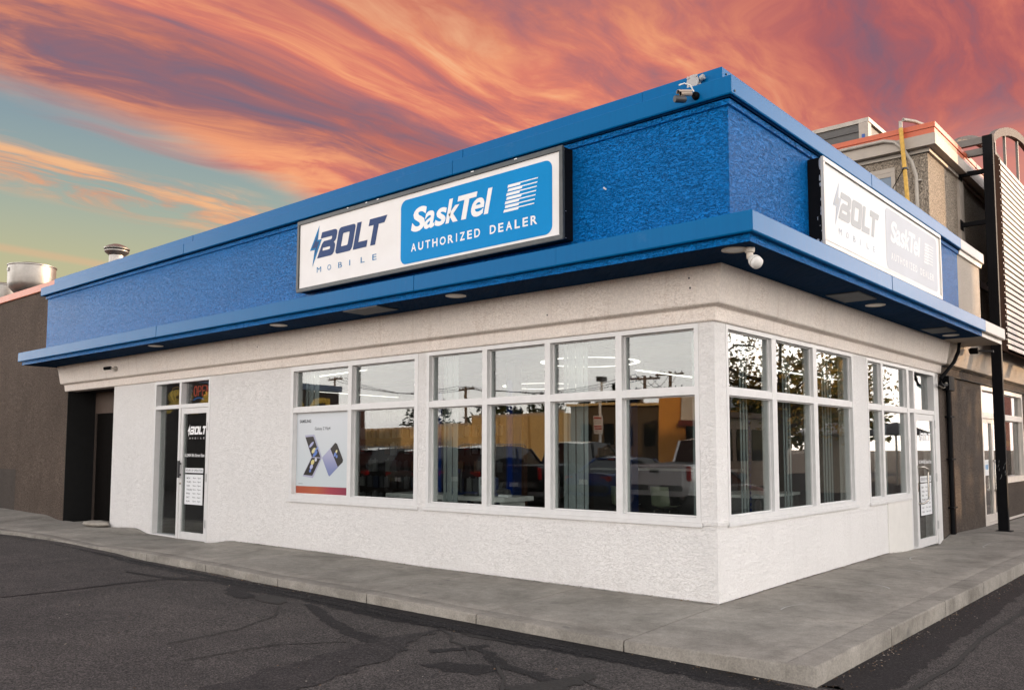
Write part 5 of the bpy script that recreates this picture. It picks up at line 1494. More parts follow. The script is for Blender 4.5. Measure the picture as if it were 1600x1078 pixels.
ux = -10.92; b0, b1 = 2.555, 2.735; ww = 0.105; gp_ = 0.045
neon(ell(ux + ww / 2, (b0 + b1) / 2, ww / 2, (b1 - b0) / 2), M_red, ne, closed=True)
x_ = ux + ww + gp_
neon([(x_, b0), (x_, b1), (x_ + ww * 0.8, b1 - 0.01), (x_ + ww, b1 - 0.05), (x_ + ww * 0.8, b1 - 0.09), (x_, b1 - 0.1)], M_red, ne)
x_ += ww + gp_
neon([(x_ + ww, b0), (x_, b0), (x_, b1), (x_ + ww, b1)], M_red, ne); neon([(x_, (b0 + b1) / 2), (x_ + ww * 0.8, (b0 + b1) / 2)], M_red, ne)
x_ += ww + gp_
neon([(x_, b0), (x_, b1), (x_ + ww, b0), (x_ + ww, b1)], M_red, ne)
neon([(-10.93 + 0.36 * q / 10, 2.485 + 0.035 * math.sin(math.pi * q / 10)) for q in range(11)], M_neonb, ne, 0.012)
na = thing('neon_logo_sign', 'dim amber neon emblem behind the left transom pane', 'neon sign', (-11.6, 0.22, 2.62))
neon([(-11.80, 2.62), (-11.72, 2.74), (-11.56, 2.76), (-11.46, 2.70), (-11.46, 2.52), (-11.56, 2.47), (-11.70, 2.50)], M_neony, na, closed=True)
neon([(-11.62, 2.70), (-11.66, 2.60), (-11.58, 2.62), (-11.62, 2.52)], M_neony, na)
neon([(-11.54, 2.68), (-11.52, 2.55)], M_neony, na)
neon([(-11.10 + 0.05, 2.48), (-11.10 + 0.09, 2.60), (-11.10 + 0.13, 2.50), (-11.10 + 0.17, 2.62)], M_neony, na)

# ------------------------------------------------------------------ inside the shop
M_floor = plain('shop_floor', (0.05, 0.043, 0.036), 0.35, 0, 0.5, 0.2, 2)
M_ceil = plain('shop_ceiling', (0.50, 0.49, 0.47), 0.85, 0, 0.3, 0.08)
M_inwall = plain('shop_inner_wall', (0.10, 0.092, 0.085), 0.8, 0, 0.3, 0.1)
M_brownwall = plain('shop_brown_wall', (0.10, 0.048, 0.033), 0.7, 0, 0.3, 0.15)
M_blueacc = plain('shop_blue_accent', (0.006, 0.022, 0.10), 0.4)
M_greyc = plain('shop_grey_counter', (0.09, 0.09, 0.093), 0.5)
M_tablew = plain('white_laminate', (0.70, 0.69, 0.67), 0.35)
MB().box((XL + 0.11, 0.221, -0.12), (-0.221, 7.9, -0.03)).obj('interior_floor', M_floor, shop)
MB().box((XL + 0.11, 0.221, 3.0), (-0.221, 7.9, 3.06)).obj('interior_ceiling', M_ceil, shop)
MB().box((XL + 0.11, 7.9, -0.1), (-0.221, 7.98, 3.0)).box((XL + 0.11, 0.9, -0.1), (XL + 0.2, 7.9, 3.0)).obj('interior_wall', M_inwall, shop)
MB().box((-13.4, 4.9, -0.03), (-6.9, 5.0, 2.99)).obj('partition', M_brownwall, shop)
for y in (1.9, 3.6, 5.4): MB().box((-13.2, y, 2.93), (-0.3, y + 0.05, 2.998)).obj('ceiling_truss', M_tablew, shop)

# accessory wall: slat board with hung packages
aw = thing('accessory_display', 'tall slat wall hung with rows of packaged phone accessories', 'display wall', (-9.2, 4.7, 0))
MB().box((-12.0, 4.62, 0.1), (-7.0, 4.70, 2.55)).obj('slat_board', plain('slat_board_dark', (0.05, 0.04, 0.035), 0.6), aw)
pal = [plain('package_%d' % i, c, 0.4) for i, c in enumerate(((0.22, 0.22, 0.23), (0.03, 0.03, 0.033), (0.12, 0.12, 0.13), (0.05, 0.06, 0.1), (0.18, 0.10, 0.05), (0.30, 0.30, 0.29)))]
pk = MB().box((-0.075, -0.045, -0.13), (0.075, 0.0, 0.11)).box((-0.02, -0.03, 0.11), (0.02, -0.02, 0.14))
pkm = [pk.mesh('package', m) for m in pal]
for r_ in range(6):
    for c in range(23):
        if random.random() < 0.10: continue
        o = inst(random.choice(pkm), 'package', aw, (-11.85 + c * 0.21 + random.uniform(-0.01, 0.01), 4.60 - 0.06 * random.random(), 2.30 - r_ * 0.36), (0, 0, random.uniform(-0.1, 0.1)), (random.uniform(0.8, 1.1), 1, random.uniform(0.8, 1.1)))
        o.matrix_parent_inverse = WORLD[aw.name].inverted()


def table(loc, w, d_, h, rz, label):
    t = thing('display_table', label, 'table', loc, rz, 'white display tables', local=True)
    MB().box((-w / 2, -d_ / 2, h - 0.06), (w / 2, d_ / 2, h)).obj('table_top', M_tablew, t, bevel=0.004)
    for sx in (-1, 1):
        MB().box((sx * (w / 2 - 0.12) - 0.03, -d_ / 2 + 0.08, 0), (sx * (w / 2 - 0.12) + 0.03, d_ / 2 - 0.08, h - 0.061)).obj('leg_panel', M_tablew, t)
    return t


table((-4.1, 0.85, -0.03), 1.35, 0.6, 0.95, 0, 'white display table behind the second corner window pane')
table((-5.6, 1.1, -0.03), 1.0, 0.6, 0.93, R(4), 'white display table behind the first corner window pane')


def leaflet_stand(loc, c, label, rz=0):
    t = thing('leaflet_stand', label, 'leaflet stand', loc, rz, None, local=True)
    MB().prism([(-0.14, 0), (0.14, 0), (0.14, 0.02), (0.0, 0.09), (-0.14, 0.02)], (0, 0.07, 0), (1, 0, 0), (0, 0, 1), (0, -1, 0), 0.14).obj('base', c, t)
    MB().box((-0.12, -0.01, 0.02), (0.12, 0.012, 0.36)).obj('back_panel', M_dkgrey, t)
    MB().box((-0.115, -0.02, 0.30), (0.115, -0.011, 0.36)).obj('header', c, t)
    for q in range(3): MB().box((-0.10 + q * 0.07, -0.026, 0.09), (-0.045 + q * 0.07, -0.018, 0.27)).obj('leaflet', M_paper if q % 2 else M_dkgrey, t)
    return t


leaflet_stand((-4.55, 0.78, 0.925), M_blueacc, 'small blue and white leaflet stand at the left end of the table', R(-12))
bx_ = thing('phone_box', 'white phone carton with a dark spine standing on the table', 'box', (-3.95, 0.8, 0.925), R(-8), local=True)
MB().box((-0.16, -0.04, 0), (0.12, 0.05, 0.25)).obj('carton', M_paper, bx_)
MB().box((0.121, -0.04, 0), (0.16, 0.05, 0.25)).obj('spine', M_blueacc, bx_)
for q in range(4): MB().box((-0.12, -0.0415, 0.15 + q * 0.02), (0.02 - 0.02 * q, -0.0402, 0.158 + q * 0.02)).obj('print_line', M_inkgrey, bx_)
ph = thing('demo_phone', 'dark demo phone lying propped beside the carton', 'phone', (-4.12, 0.66, 0.92), local=True)
MB().box((-0.13, -0.04, 0.003), (0.10, 0.04, 0.03)).obj('body', M_dkgrey, ph, bevel=0.006); MB().box((-0.11, -0.03, 0.031), (0.08, 0.03, 0.06)).obj('cradle', M_blueacc, ph, bevel=0.004)
vr = thing('demo_headset', 'dark angular demo device on a small white stand', 'device', (-3.55, 0.7, 0.92), local=True)
MB().box((-0.08, -0.04, 0.003), (0.09, 0.04, 0.035)).obj('stand', M_paper, vr); MB().prism([(-0.13, 0.05), (0.10, 0.04), (0.08, 0.10), (-0.02, 0.12), (0.0, 0.20), (-0.05, 0.19)], (0, 0.02, 0), (1, 0, 0), (0, 0, 1), (0, -1, 0), 0.05).obj('body', M_dkgrey, vr)


def shell_chair(loc, rz, label):
    t = thing('shell_chair', label, 'chair', loc, rz, 'pale green shell chairs', local=True)
    m = plain('pale_green_shell', (0.42, 0.47, 0.34), 0.4)
    prof = [(-0.22, 0.46), (-0.05, 0.445), (0.12, 0.45), (0.19, 0.48), (0.225, 0.56), (0.25, 0.70), (0.265, 0.86)]
    mb = MB()
    for i, (y, z) in enumerate(prof):
        for q in range(7):
            x = -0.21 + 0.42 * q / 6; cv = (abs(q - 3) / 3) ** 2 * 0.03
            mb.v.append((x * (1 if i < 5 else 0.96), y - (cv if i > 3 else 0), z + (cv if i <= 3 else 0)))
    for i in range(len(prof) - 1):
        for q in range(6): a = i * 7 + q; mb.f.append((a, a + 1, a + 8, a + 7))
    o = mb.obj('seat_shell', m, t, smooth=True); sm = o.modifiers.new('thick', 'SOLIDIFY'); sm.thickness = 0.014
    for sx in (-1, 1):
        MB().tube([(sx * 0.20, -0.22, 0), (sx * 0.17, -0.17, 0.40), (sx * 0.16, 0.0, 0.43), (sx * 0.17, 0.15, 0.40), (sx * 0.21, 0.24, 0)], 0.011, 8).obj('leg_frame', M_steel, t, smooth=True)
    return t


shell_chair((-4.68, 6.55, -0.03), R(180), 'pale green shell chair nearest the corner pier')
shell_chair((-5.55, 6.45, -0.03), R(176), 'pale green shell chair half hidden behind a mullion')


def blind(loc, w, n, along, label, z0=0.83, z1=2.86, m=None):
    t = thing('vertical_blind', label, 'blind', loc, 0, 'stacked vertical blinds', local=True)
    m = m or mat('blind_vinyl', lambda h: pbsdf(h, (0.26, 0.29, 0.29), 0.5))
    for q in range(n):
        u = q * w / n
        mb = MB()
        a = 0.035
        if along == 'x': mb.box((u, -0.03 + 0.012 * (q % 2), z0), (u + w / n * 0.92, -0.026 + 0.012 * (q % 2), z1))
        else: mb.box((-0.002 + 0.012 * (q % 2), u, z0), (0.002 + 0.012 * (q % 2), u + w / n * 0.92, z1))
        mb.obj('blind_vane', m, t)
    return t


blind((-2.16, 0.26, 0), 0.36, 6, 'x', 'stack of pale blind vanes at the left of the third pane')
blind((-0.40, 0.26, 0), 0.17, 3, 'x', 'narrow stack of blind vanes beside the corner pier')
blind((-4.26, 0.28, 0), 0.28, 5, 'x', 'stack of blind vanes at the left end of the corner window')
blind((-2.42, 0.27, 0), 0.10, 2, 'x', 'slim pair of blind vanes before the second mullion')
blind((-7.42, 0.26, 0), 0.36, 5, 'x', 'stack of blind vanes behind the phone poster')
blind((-0.27, 1.06, 0), 0.16, 4, 'y', 'stack of grey blind vanes in the first side pane')
blind((-0.27, 2.2, 0), 0.20, 4, 'y', 'stack of grey blind vanes in the second side pane')
blind((-0.27, 3.45, 0), 0.30, 6, 'y', 'stack of grey blind vanes in the third side pane')
blind((-0.27, 5.5, 0), 0.5, 8, 'y', 'wide stack of grey blind vanes beside the side door')
blind((-0.27, 4.75, 0), 0.2, 4, 'y', 'stack of grey blind vanes in the narrow side pane')


def linear_lamp(a, b, w, label):
    t = thing('ceiling_lamp', label, 'ceiling lamp', a, 0, 'long lit ceiling strips')
    a, b = Vector(a), Vector(b); dr = (b - a).normalized(); sd_ = dr.cross(Vector((0, 0, 1))) * w / 2
    mb = MB()
    for z, in ((0.0,), (0.06,)):
        mb.v += [tuple(p + Vector((0, 0, z))) for p in (a - sd_, a + sd_, b + sd_, b - sd_)]
    for f in ((4, 5, 6, 7), (0, 1, 5, 4), (1, 2, 6, 5), (2, 3, 7, 6), (3, 0, 4, 7)): mb.f.append(f)
    mb.obj('housing', M_tablew, t)
    MB().quad(*[tuple(p - Vector((0, 0, 0.001))) for p in (a - sd_ * 0.9, b - sd_ * 0.9, b + sd_ * 0.9, a + sd_ * 0.9)]).obj('diffuser', M_lamp, t, fix=False)
    for p in (a.lerp(b, 0.1), a.lerp(b, 0.9)): MB().tube([p + Vector((0, 0, 0.06)), Vector((p.x, p.y, 2.999))], 0.004, 5).obj('hanger', M_dkgrey, t)
    return t


linear_lamp((-8.4, 1.05, 2.82), (-6.65, 0.80, 2.82), 0.10, 'lit ceiling strip nearest the poster window')
linear_lamp((-11.2, 2.9, 2.80), (-10.5, 4.75, 2.72), 0.12, 'lit ceiling strip running back toward the accessory wall')
linear_lamp((-3.4, 3.6, 2.82), (-3.4, 6.2, 2.82), 0.14, 'lit ceiling strip in front of the side windows')
linear_lamp((-1.6, 4.5, 2.80), (-1.6, 7.4, 2.80), 0.12, 'lit ceiling strip near the side door')


def ring_lamp(c, r_, w, label):
    t = thing('ring_lamp', label, 'ceiling lamp', c, 0, 'lit ring ceiling lamps', local=True)
    mb = MB(); mh = MB(); n_ = 48
    for q in range(n_):
        a = 2 * math.pi * q / n_
        for rr_ in (r_ - w, r_): mb.v.append((rr_ * math.cos(a), rr_ * math.sin(a), -0.001))
        for rr_, z in ((r_ - w - 0.006, 0), (r_ + 0.006, 0), (r_ + 0.006, 0.05), (r_ - w - 0.006, 0.05)): mh.v.append((rr_ * math.cos(a), rr_ * math.sin(a), z))
    for q in range(n_):
        q2 = (q + 1) % n_
        mb.f.append((2 * q, 2 * q2, 2 * q2 + 1, 2 * q + 1))
        for i in range(1, 4): mh.f.append((4 * q + i, 4 * q2 + i, 4 * q2 + (i + 1) % 4, 4 * q + (i + 1) % 4))
    mb.obj('diffuser', M_lamp, t, fix=False); mh.obj('housing', M_tablew, t, smooth=True)
    for q in range(3):
        a = 2 * math.pi * q / 3
        MB().tube([(r_ * math.cos(a), r_ * math.sin(a), 0.05), (0, 0, 2.999 - c[2])], 0.003, 5).obj('hanger', M_dkgrey, t)
    return t


ring_lamp((-2.75, 1.55, 2.74), 0.68, 0.07, 'lit ring lamp behind the right hand corner window panes')
ring_lamp((-5.9, 4.3, 2.72), 0.75, 0.08, 'lit ring lamp farther back in the shop')
sl = thing('spot_lamp', 'small warm spot lamp glowing above the accessory wall', 'lamp', (-9.25, 4.5, 2.25), local=True)
MB().lathe([(0.06, 0), (0.07, 0.02), (0.07, 0.16)], mtx=Matrix.Rotation(R(70), 4, 'X')).obj('can', M_dkgrey, sl, smooth=True)
MB().lathe([(0.058, -0.002), (0.02, -0.004)], mtx=Matrix.Rotation(R(70), 4, 'X')).obj('bulb', M_warm, sl)
MB().box((-0.01, -0.02, 0.02), (0.01, 0.0, 0.74)).obj('stem', M_dkgrey, sl)
for (x, y, h_, lab) in ((-5.1, 2.6, 2.98, 'blue lit column behind the second pane'), (-3.5, 3.6, 2.98, 'blue lit column behind the last front pane'), (-8.15, 3.9, 2.98, 'blue column at the end of the accessory wall')):
    t = thing('blue_column', lab, 'column', (x, y, 0), 0, 'blue columns inside the shop', local=True)
    MB().box((-0.09, -0.09, -0.03), (0.09, 0.09, h_)).obj('shaft', M_blueacc, t)
    MB().box((-0.05, -0.094, 0.4), (0.05, -0.091, h_ - 0.3)).obj('light_strip', M_led, t)
# counters
ct = thing('service_counter', 'dark grey service counter with a white top inside the shop', 'counter', (-5, 7.3, 0))
MB().box((-6.8, 7.05, -0.03), (-3.4, 7.7, 1.12)).obj('body', M_greyc, ct); MB().box((-6.85, 7.0, 1.122), (-3.35, 7.75, 1.16)).obj('top', M_tablew, ct)
ct2 = thing('entrance_counter', 'low dark counter with a blue band behind the left door', 'counter', (-12.6, 2.6, 0))
MB().box((-14.0 + 0.6, 2.5, -0.03), (-11.3, 3.1, 0.85)).obj('body', M_dkgrey, ct2); MB().box((-13.4, 2.488, 0.30), (-11.3, 2.498, 0.48)).obj('blue_band', M_blueacc, ct2)
ct3 = thing('tall_cabinet', 'dark tall cabinet with blue edge strips seen through the side windows', 'cabinet', (-2.2, 6.8, 0))
MB().box((-3.0, 6.6, -0.03), (-1.2, 7.2, 2.2)).obj('body', M_greyc, ct3); MB().box((-1.198, 6.6, 0.1), (-1.18, 6.7, 2.1)).obj('edge_strip', M_blueacc, ct3)
ct4 = thing('low_counter', 'low grey counter along the side windows', 'counter', (-1.2, 1.8, 0))
MB().box((-1.5, 2.4, -0.03), (-0.7, 3.6, 0.92)).obj('body', M_greyc, ct4); MB().box((-1.52, 2.38, 0.922), (-0.68, 3.62, 0.96)).obj('top', M_tablew, ct4)
lt = thing('led_strip', 'dotted blue light strip hanging behind the middle side pane', 'light strip', (-0.8, 2.35, 0))
for q in range(16): MB().box((-0.802, 2.34, 0.75 + q * 0.075), (-0.795, 2.365, 0.79 + q * 0.075)).obj('led', M_led, lt)
MB().box((-0.81, 2.345, 0.7), (-0.803, 2.36, 1.98)).obj('tape', M_dkgrey, lt)
# paper card taped in the side transom, a small roll-up stand
cdn = thing('window_card', 'small teal mark behind the side door transom', 'card', (-0.2, 7.3, 2.55))
MB().prism([(7.25, 2.62), (7.28, 2.62), (7.31, 2.50), (7.33, 2.62), (7.36, 2.62), (7.39, 2.50), (7.41, 2.62), (7.44, 2.62), (7.40, 2.44), (7.37, 2.44), (7.345, 2.54), (7.32, 2.44), (7.29, 2.44)], (-0.125, 0, 0), (0, 1, 0), (0, 0, 1), (1, 0, 0), 0.002).obj('mark', flat('teal_mark', (0.25, 0.5, 0.55)), cdn)

# ------------------------------------------------------------------ the parking lot across the way (seen in the glass)
def paint(name, c, rough=0.25):
    return mat(name, lambda h: pbsdf(h, c, rough, 0.1, 0.5, None, 0.8, 0.05))


M_tyre = plain('tyre_rubber', (0.015, 0.015, 0.015), 0.8); M_rim = plain('alloy_rim', (0.45, 0.45, 0.46), 0.3, 0.9)
M_tail = mat('tail_lamp_red', lambda h: pbsdf(h, (0.42, 0.012, 0.012), 0.12, 0, 0.6)); M_head = mat('head_lamp', lambda h: pbsdf(h, (0.7, 0.7, 0.68), 0.08, 0.3, 0.8))
M_trim = plain('black_trim', (0.02, 0.02, 0.022), 0.5); M_plate = flat('plate_white', (0.6, 0.62, 0.58)); M_chrome = plain('chrome', (0.7, 0.7, 0.7), 0.12, 1.0)
CARS = {
 # stations: (y, half width, bottom, belt);  greenhouse: (y, half width at belt, half width at roof, roof z)
 'suv': dict(L=4.7, st=[(-2.35, .72, .42, .80), (-2.28, .86, .34, 1.02), (-1.9, .92, .30, 1.08), (-0.9, .94, .26, 1.06), (0.6, .94, .26, 1.03), (1.0, .93, .28, 1.02), (1.8, .90, .30, .96), (2.2, .84, .34, .86), (2.35, .70, .42, .72)],
             gh=[(-2.22, .78, .60, 1.15), (-1.85, .84, .68, 1.66), (-1.2, .86, .70, 1.74), (0.0, .86, .70, 1.75), (0.5, .85, .66, 1.66), (1.15, .80, .60, 1.06)], wr=.36, wy=(-1.4, 1.42)),
 'sedan': dict(L=4.7, st=[(-2.35, .68, .44, .74), (-2.25, .82, .34, .98), (-1.6, .89, .28, 1.00), (-0.8, .91, .24, .96), (0.6, .91, .24, .92), (1.1, .90, .26, .90), (1.8, .87, .28, .82), (2.2, .80, .32, .72), (2.35, .62, .38, .60)],
               gh=[(-1.75, .76, .60, 1.02), (-1.0, .80, .60, 1.40), (-0.4, .81, .62, 1.46), (0.3, .81, .60, 1.42), (1.15, .76, .56, .94)], wr=.33, wy=(-1.38, 1.42)),
 'pickup': dict(L=5.6, st=[(-2.8, .88, .58, 1.18), (-2.76, .97, .46, 1.24), (-1.5, .99, .40, 1.24), (-0.4, .99, .36, 1.24), (0.6, .99, .36, 1.22), (1.5, .98, .38, 1.18), (2.4, .95, .42, 1.12), (2.7, .90, .46, 1.02), (2.8, .80, .54, .90)],
                gh=[(-0.45, .90, .74, 1.26), (-0.30, .90, .74, 1.86), (0.4, .90, .74, 1.93), (1.1, .89, .72, 1.86), (1.75, .86, .66, 1.22)], wr=.41, wy=(-1.75, 1.75)),
}


def car(kind, name, label, loc, rz, m, s=1.0, group='cars parked in the lot across from the shop', rack=False):
    D = CARS[kind]; st = D['st']
    t = thing(name, label, 'pickup truck' if kind == 'pickup' else 'car', loc, rz, group, local=True)
    t.scale = (s, s, s)
    mb = MB(); n_ = None
    for y, w, zb, zt in st:
        h = zt - zb
        half = [(0, zb), (w * .80, zb), (w * .95, zb + .06), (w, zb + h * .35), (w * 1.005, zb + h * .62), (w * .97, zt - .05), (w * .90, zt), (0, zt + .015)]
        ring = half + [(-a, b) for a, b in half[-2:0:-1]]
        n_ = len(ring); mb.v += [(a, y, b) for a, b in ring]
    for j in range(len(st) - 1):
        for i in range(n_):
            mb.f.append((j * n_ + i, j * n_ + (i + 1) % n_, (j + 1) * n_ + (i + 1) % n_, (j + 1) * n_ + i))
    mb.f.append(tuple(range(n_))); e = (len(st) - 1) * n_; mb.f.append(tuple(e + i for i in reversed(range(n_))))
    mb.obj('body', m, t, smooth=True)
    gh = D['gh']
    # cabin glass
    gl = MB()
    for y, wb, wr_, z in gh:
        zb = 0.9 if kind != 'pickup' else 1.16
        gl.v += [(wb, y, zb), (wb - (wb - wr_) * min(1, (z - zb) / .7) , y, z), (-(wb - (wb - wr_) * min(1, (z - zb) / .7)), y, z), (-wb, y, zb)]
    for j in range(len(gh) - 1):
        for i in range(3): gl.f.append((j * 4 + i, j * 4 + i + 1, j * 4 + 5 + i, j * 4 + 4 + i))
    gl.f.append((0, 1, 2, 3)); e = (len(gh) - 1) * 4; gl.f.append((e + 3, e + 2, e + 1, e))
    gl.obj('cabin_glass', M_carglass, t, smooth=False)
    # roof skin and pillars
    rf = MB()
    top = [(y, (wb - (wb - wr_) * min(1, (z - .9) / .7)) , z) for y, wb, wr_, z in gh[1:-1]]
    for y, w, z in top: rf.v += [(w + .012, y, z - .06), (w * .93, y, z + .012), (0, y, z + .035), (-w * .93, y, z + .012), (-w - .012, y, z - .06)]
    for j in range(len(top) - 1):
        for i in range(4): rf.f.append((j * 5 + i, j * 5 + i + 1, j * 5 + 6 + i, j * 5 + 5 + i))
    rf.obj('roof_panel', m, t, smooth=True)
    for sx in (-1, 1):
        pl = MB()
        for (a, b) in ((0, 1), (len(gh) - 2, len(gh) - 1)):
            pa, pb = gh[a], gh[b]
            zt_ = lambda g_: g_[1] - (g_[1] - g_[2]) * min(1, max(0, (g_[3] - (.9 if kind != 'pickup' else 1.16)) / .7))
            pl.tube([(sx * (zt_(pa) + .006), pa[0], pa[3]), (sx * (zt_(pb) + .006), pb[0], pb[3])], .045, 6)
        pl.obj('pillar', m, t)
        mid = gh[len(gh) // 2]
        MB().tube([(sx * (mid[1] + .004), mid[0] - .3, .95 if kind != 'pickup' else 1.2), (sx * (mid[2] + .02), mid[0] - .25, mid[3] - .06)], .035, 6).obj('door_pillar', M_trim, t)
        MB().box((sx * .93 - .10, .72, 1.0 if kind != 'pickup' else 1.25), (sx * .93 + .10, .86, 1.15 if kind != 'pickup' else 1.48)).obj('mirror', m, t, bevel=0.03)
        # tail lamps
        y0, w0, zb0, zt0 = st[1]
        if kind == 'pickup': MB().box((sx * .94 - .06, -2.80, .84), (sx * .94 + .045, -2.70, 1.20)).obj('tail_light', M_tail, t, bevel=.015)
        else: MB().box((sx * (w0 - .16) - .19, y0 - .045, zt0 - .22), (sx * (w0 - .16) + .15, y0 + .12, zt0 - .04)).obj('tail_light', M_tail, t, bevel=.03)
        yf, wf, zbf, ztf = st[-2]
        MB().box((sx * (wf - .14) - .16, yf - .05, ztf - .20), (sx * (wf - .14) + .13, yf + .08, ztf - .06)).obj('headlight', M_head, t, bevel=.025)
        MB().box((sx * (st[3][1] + .002) - .012, -0.25, st[3][3] - .16), (sx * (st[3][1] + .002) + .012, -0.05, st[3][3] - .12)).obj('door_handle', m, t)
        for wy in D['wy']:
            wh = MB().lathe([(.02, -.11), (D['wr'] * .62, -.115), (D['wr'] * .94, -.11), (D['wr'], -.07), (D['wr'], .07), (D['wr'] * .94, .11), (.02, .11)], (sx * .84, wy, D['wr']), 24, 'x').obj('wheel', M_tyre, t, smooth=True)
            MB().lathe([(.03, .118), (D['wr'] * .60, .116), (D['wr'] * .62, .10)] if sx > 0 else [(D['wr'] * .62, -.10), (D['wr'] * .60, -.116), (.03, -.118)], (sx * .84, wy, D['wr']), 20, 'x').obj('rim', M_rim, wh, smooth=True)
    yr = st[0][0]
    MB().box((-.80, yr - .06, st[0][2] + .02), (.80, yr + .14, st[0][2] + (.22 if kind != 'pickup' else .16))).obj('rear_bumper', M_chrome if kind == 'pickup' else M_trim, t, bevel=.03)
    MB().box((-.16, yr - .075, st[0][2] + (.24 if kind != 'pickup' else .02)), (.16, yr - .062, st[0][2] + (.38 if kind != 'pickup' else .15))).obj('licence_plate', M_plate, t)
    MB().box((-.62, st[-1][0] - .08, st[-1][2] - .02), (.62, st[-1][0] + .04, st[-1][2] + .10)).obj('front_bumper', M_trim, t, bevel=.03)
    MB().box((-.42, st[-1][0] - .03, st[-1][2] + .13), (.42, st[-1][0] + .012, st[-1][2] + .26)).obj('grille', M_trim, t)
    if kind == 'pickup':
        MB().box((-.80, yr - .028, .66), (.80, yr + .02, 1.22)).obj('tailgate', m, t, bevel=.02)
        MB().box((-.14, yr - .045, 1.04), (.14, yr - .029, 1.13)).obj('tailgate_handle', M_trim, t)
        MB().box((-.86, -2.68, 1.235), (.86, -.55, 1.262)).obj('bed_cover', M_trim, t)
    else:
        MB().box((-.55, gh[1][0] - .06, gh[1][3] - .04), (.55, gh[1][0] + .06, gh[1][3] + .03)).obj('rear_spoiler', m, t, bevel=.015)
        MB().box((-.12, gh[1][0] - .07, gh[1][3] - .025), (.12, gh[1][0] - .061, gh[1][3] + .005)).obj('brake_light', M_tail, t)
    if rack:
        for sx in (-1, 1): MB().tube([(sx * .62, -1.6, 1.72), (sx * .62, -1.5, 1.80), (sx * .62, .2, 1.82), (sx * .62, .35, 1.74)], .02, 6).obj('roof_rail', M_chrome, t)
    return t


P_black = paint('car_black', (0.008, 0.008, 0.009)); P_navy = paint('car_navy', (0.006, 0.009, 0.018)); P_blue = paint('car_blue', (0.008, 0.05, 0.20))
P_silver = paint('car_silver', (0.34, 0.35, 0.36)); P_grey = paint('car_grey', (0.05, 0.055, 0.06)); P_white = paint('car_white', (0.82, 0.81, 0.79)); P_red = paint('car_maroon', (0.06, 0.012, 0.012))
Z0 = -0.17
car('pickup', 'parked_pickup', 'white pickup truck parked tail toward the shop corner', (-8.1, -14.4, Z0), R(180), P_white, 1.06)
car('sedan', 'parked_car', 'blue sedan parked between the two pickups', (-10.75, -14.2, Z0), R(182), P_blue)
car('pickup', 'parked_pickup', 'black pickup truck parked beside the blue sedan', (-13.4, -14.5, Z0), R(180), P_black, 1.0)
car('suv', 'parked_car', 'navy suv with roof rails parked left of the black pickup', (-16.1, -14.2, Z0), R(179), P_navy, 1.05, rack=True)
car('suv', 'parked_car', 'dark grey suv parked in the middle of the row', (-18.9, -14.2, Z0), R(181), P_grey, 1.03)
car('suv', 'parked_car', 'black suv parked near the dollar store', (-21.7, -14.2, Z0), R(180), P_black, 1.05, rack=True)
car('sedan', 'parked_car', 'silver sedan parked by the dollar store entrance', (-24.4, -14.0, Z0), R(180), P_silver)
car('sedan', 'parked_car', 'white sedan parked at the far end of the row', (-27.2, -14.0, Z0), R(180), P_white)
car('suv', 'parked_car', 'maroon suv in the second row of the lot', (-20.5, -24.5, Z0), R(90), P_red, 1.05)
car('sedan', 'parked_car', 'grey sedan in the second row of the lot', (-27.5, -25.0, Z0), R(92), P_grey)
car('sedan', 'parked_car', 'pale silver sedan parked beside the street tree', (5.95, 9.8, Z0), R(4), P_silver, 1.0)

# buildings across the lot
M_tanwall = plain('warehouse_tan', (0.70, 0.50, 0.22), 0.85, 0, 0.2, 0.12, 0.6)
M_orangewall = plain('orange_render', (0.78, 0.36, 0.08), 0.8, 0, 0.2, 0.15, 0.8)
M_darkclad = plain('dark_cladding', (0.045, 0.04, 0.04), 0.7, 0, 0.2, 0.2)
wh = thing('tan_warehouse', 'long low tan warehouse across the street with a stepped roofline', 'building', (-45, -33, Z0))
MB().box((-60, -37, Z0), (-33.9, -30, 3.05)).obj('wall', M_tanwall, wh); MB().box((-33.89, -37, Z0), (-26.6, -30.3, 3.55)).obj('wall', M_tanwall, wh)
for x in (-58, -53, -48, -43, -38.5, -35.5, -31.5, -29): MB().box((x, -29.99 if x < -33.9 else -30.29, Z0), (x + 0.12, -29.94 if x < -33.9 else -30.24, 3.0 if x < -33.9 else 3.5)).obj('pilaster', plain('warehouse_pilaster', (0.42, 0.27, 0.10), 0.85), wh)
for x0, x1, z, yy in ((-60.1, -33.9, 3.05, -30), (-33.89, -26.5, 3.55, -30.3)): MB().box((x0, yy - .2, z + .001), (x1, yy + .06, z + .14)).obj('coping', plain('warehouse_coping', (0.62, 0.50, 0.34), 0.7), wh)
ds = thing('dollar_store', 'dark storefront with big yellow letters beyond the parked cars', 'building', (-38, -16, Z0))
MB().box((-46, -18.9, Z0), (-32, -9.0, 4.55)).obj('wall', M_darkclad, ds); MB().box((-46.1, -19.0, 4.552), (-31.9, -8.9, 4.85)).obj('coping', paint('store_blue_coping', (0.02, 0.05, 0.12), 0.5), ds)
MB().box((-46, -22, Z0), (-34, -19.1, 3.9)).obj('wall', M_brownwall, ds)
PDz = Plane((-31.99, 0, 0), (0, 1, 0), (0, 0, 1), (1, 0, 0))
M_yl = flat('yellow_letter', (0.42, 0.29, 0.04))
for i, ch in enumerate('DOLLAR'):
    PDz.put(text_mesh(ch, bold=0.05), 'lettering', M_yl, ds, 0.02, -18.3 + i * 1.5, 3.15, 1.2, 1.05)
og = thing('orange_shop', 'orange rendered shop with a white sign board behind the white pickup', 'building', (-9, -26, Z0))
MB().box((-15.9, -34, Z0), (-3.0, -24.0, 4.1)).obj('wall', M_orangewall, og)
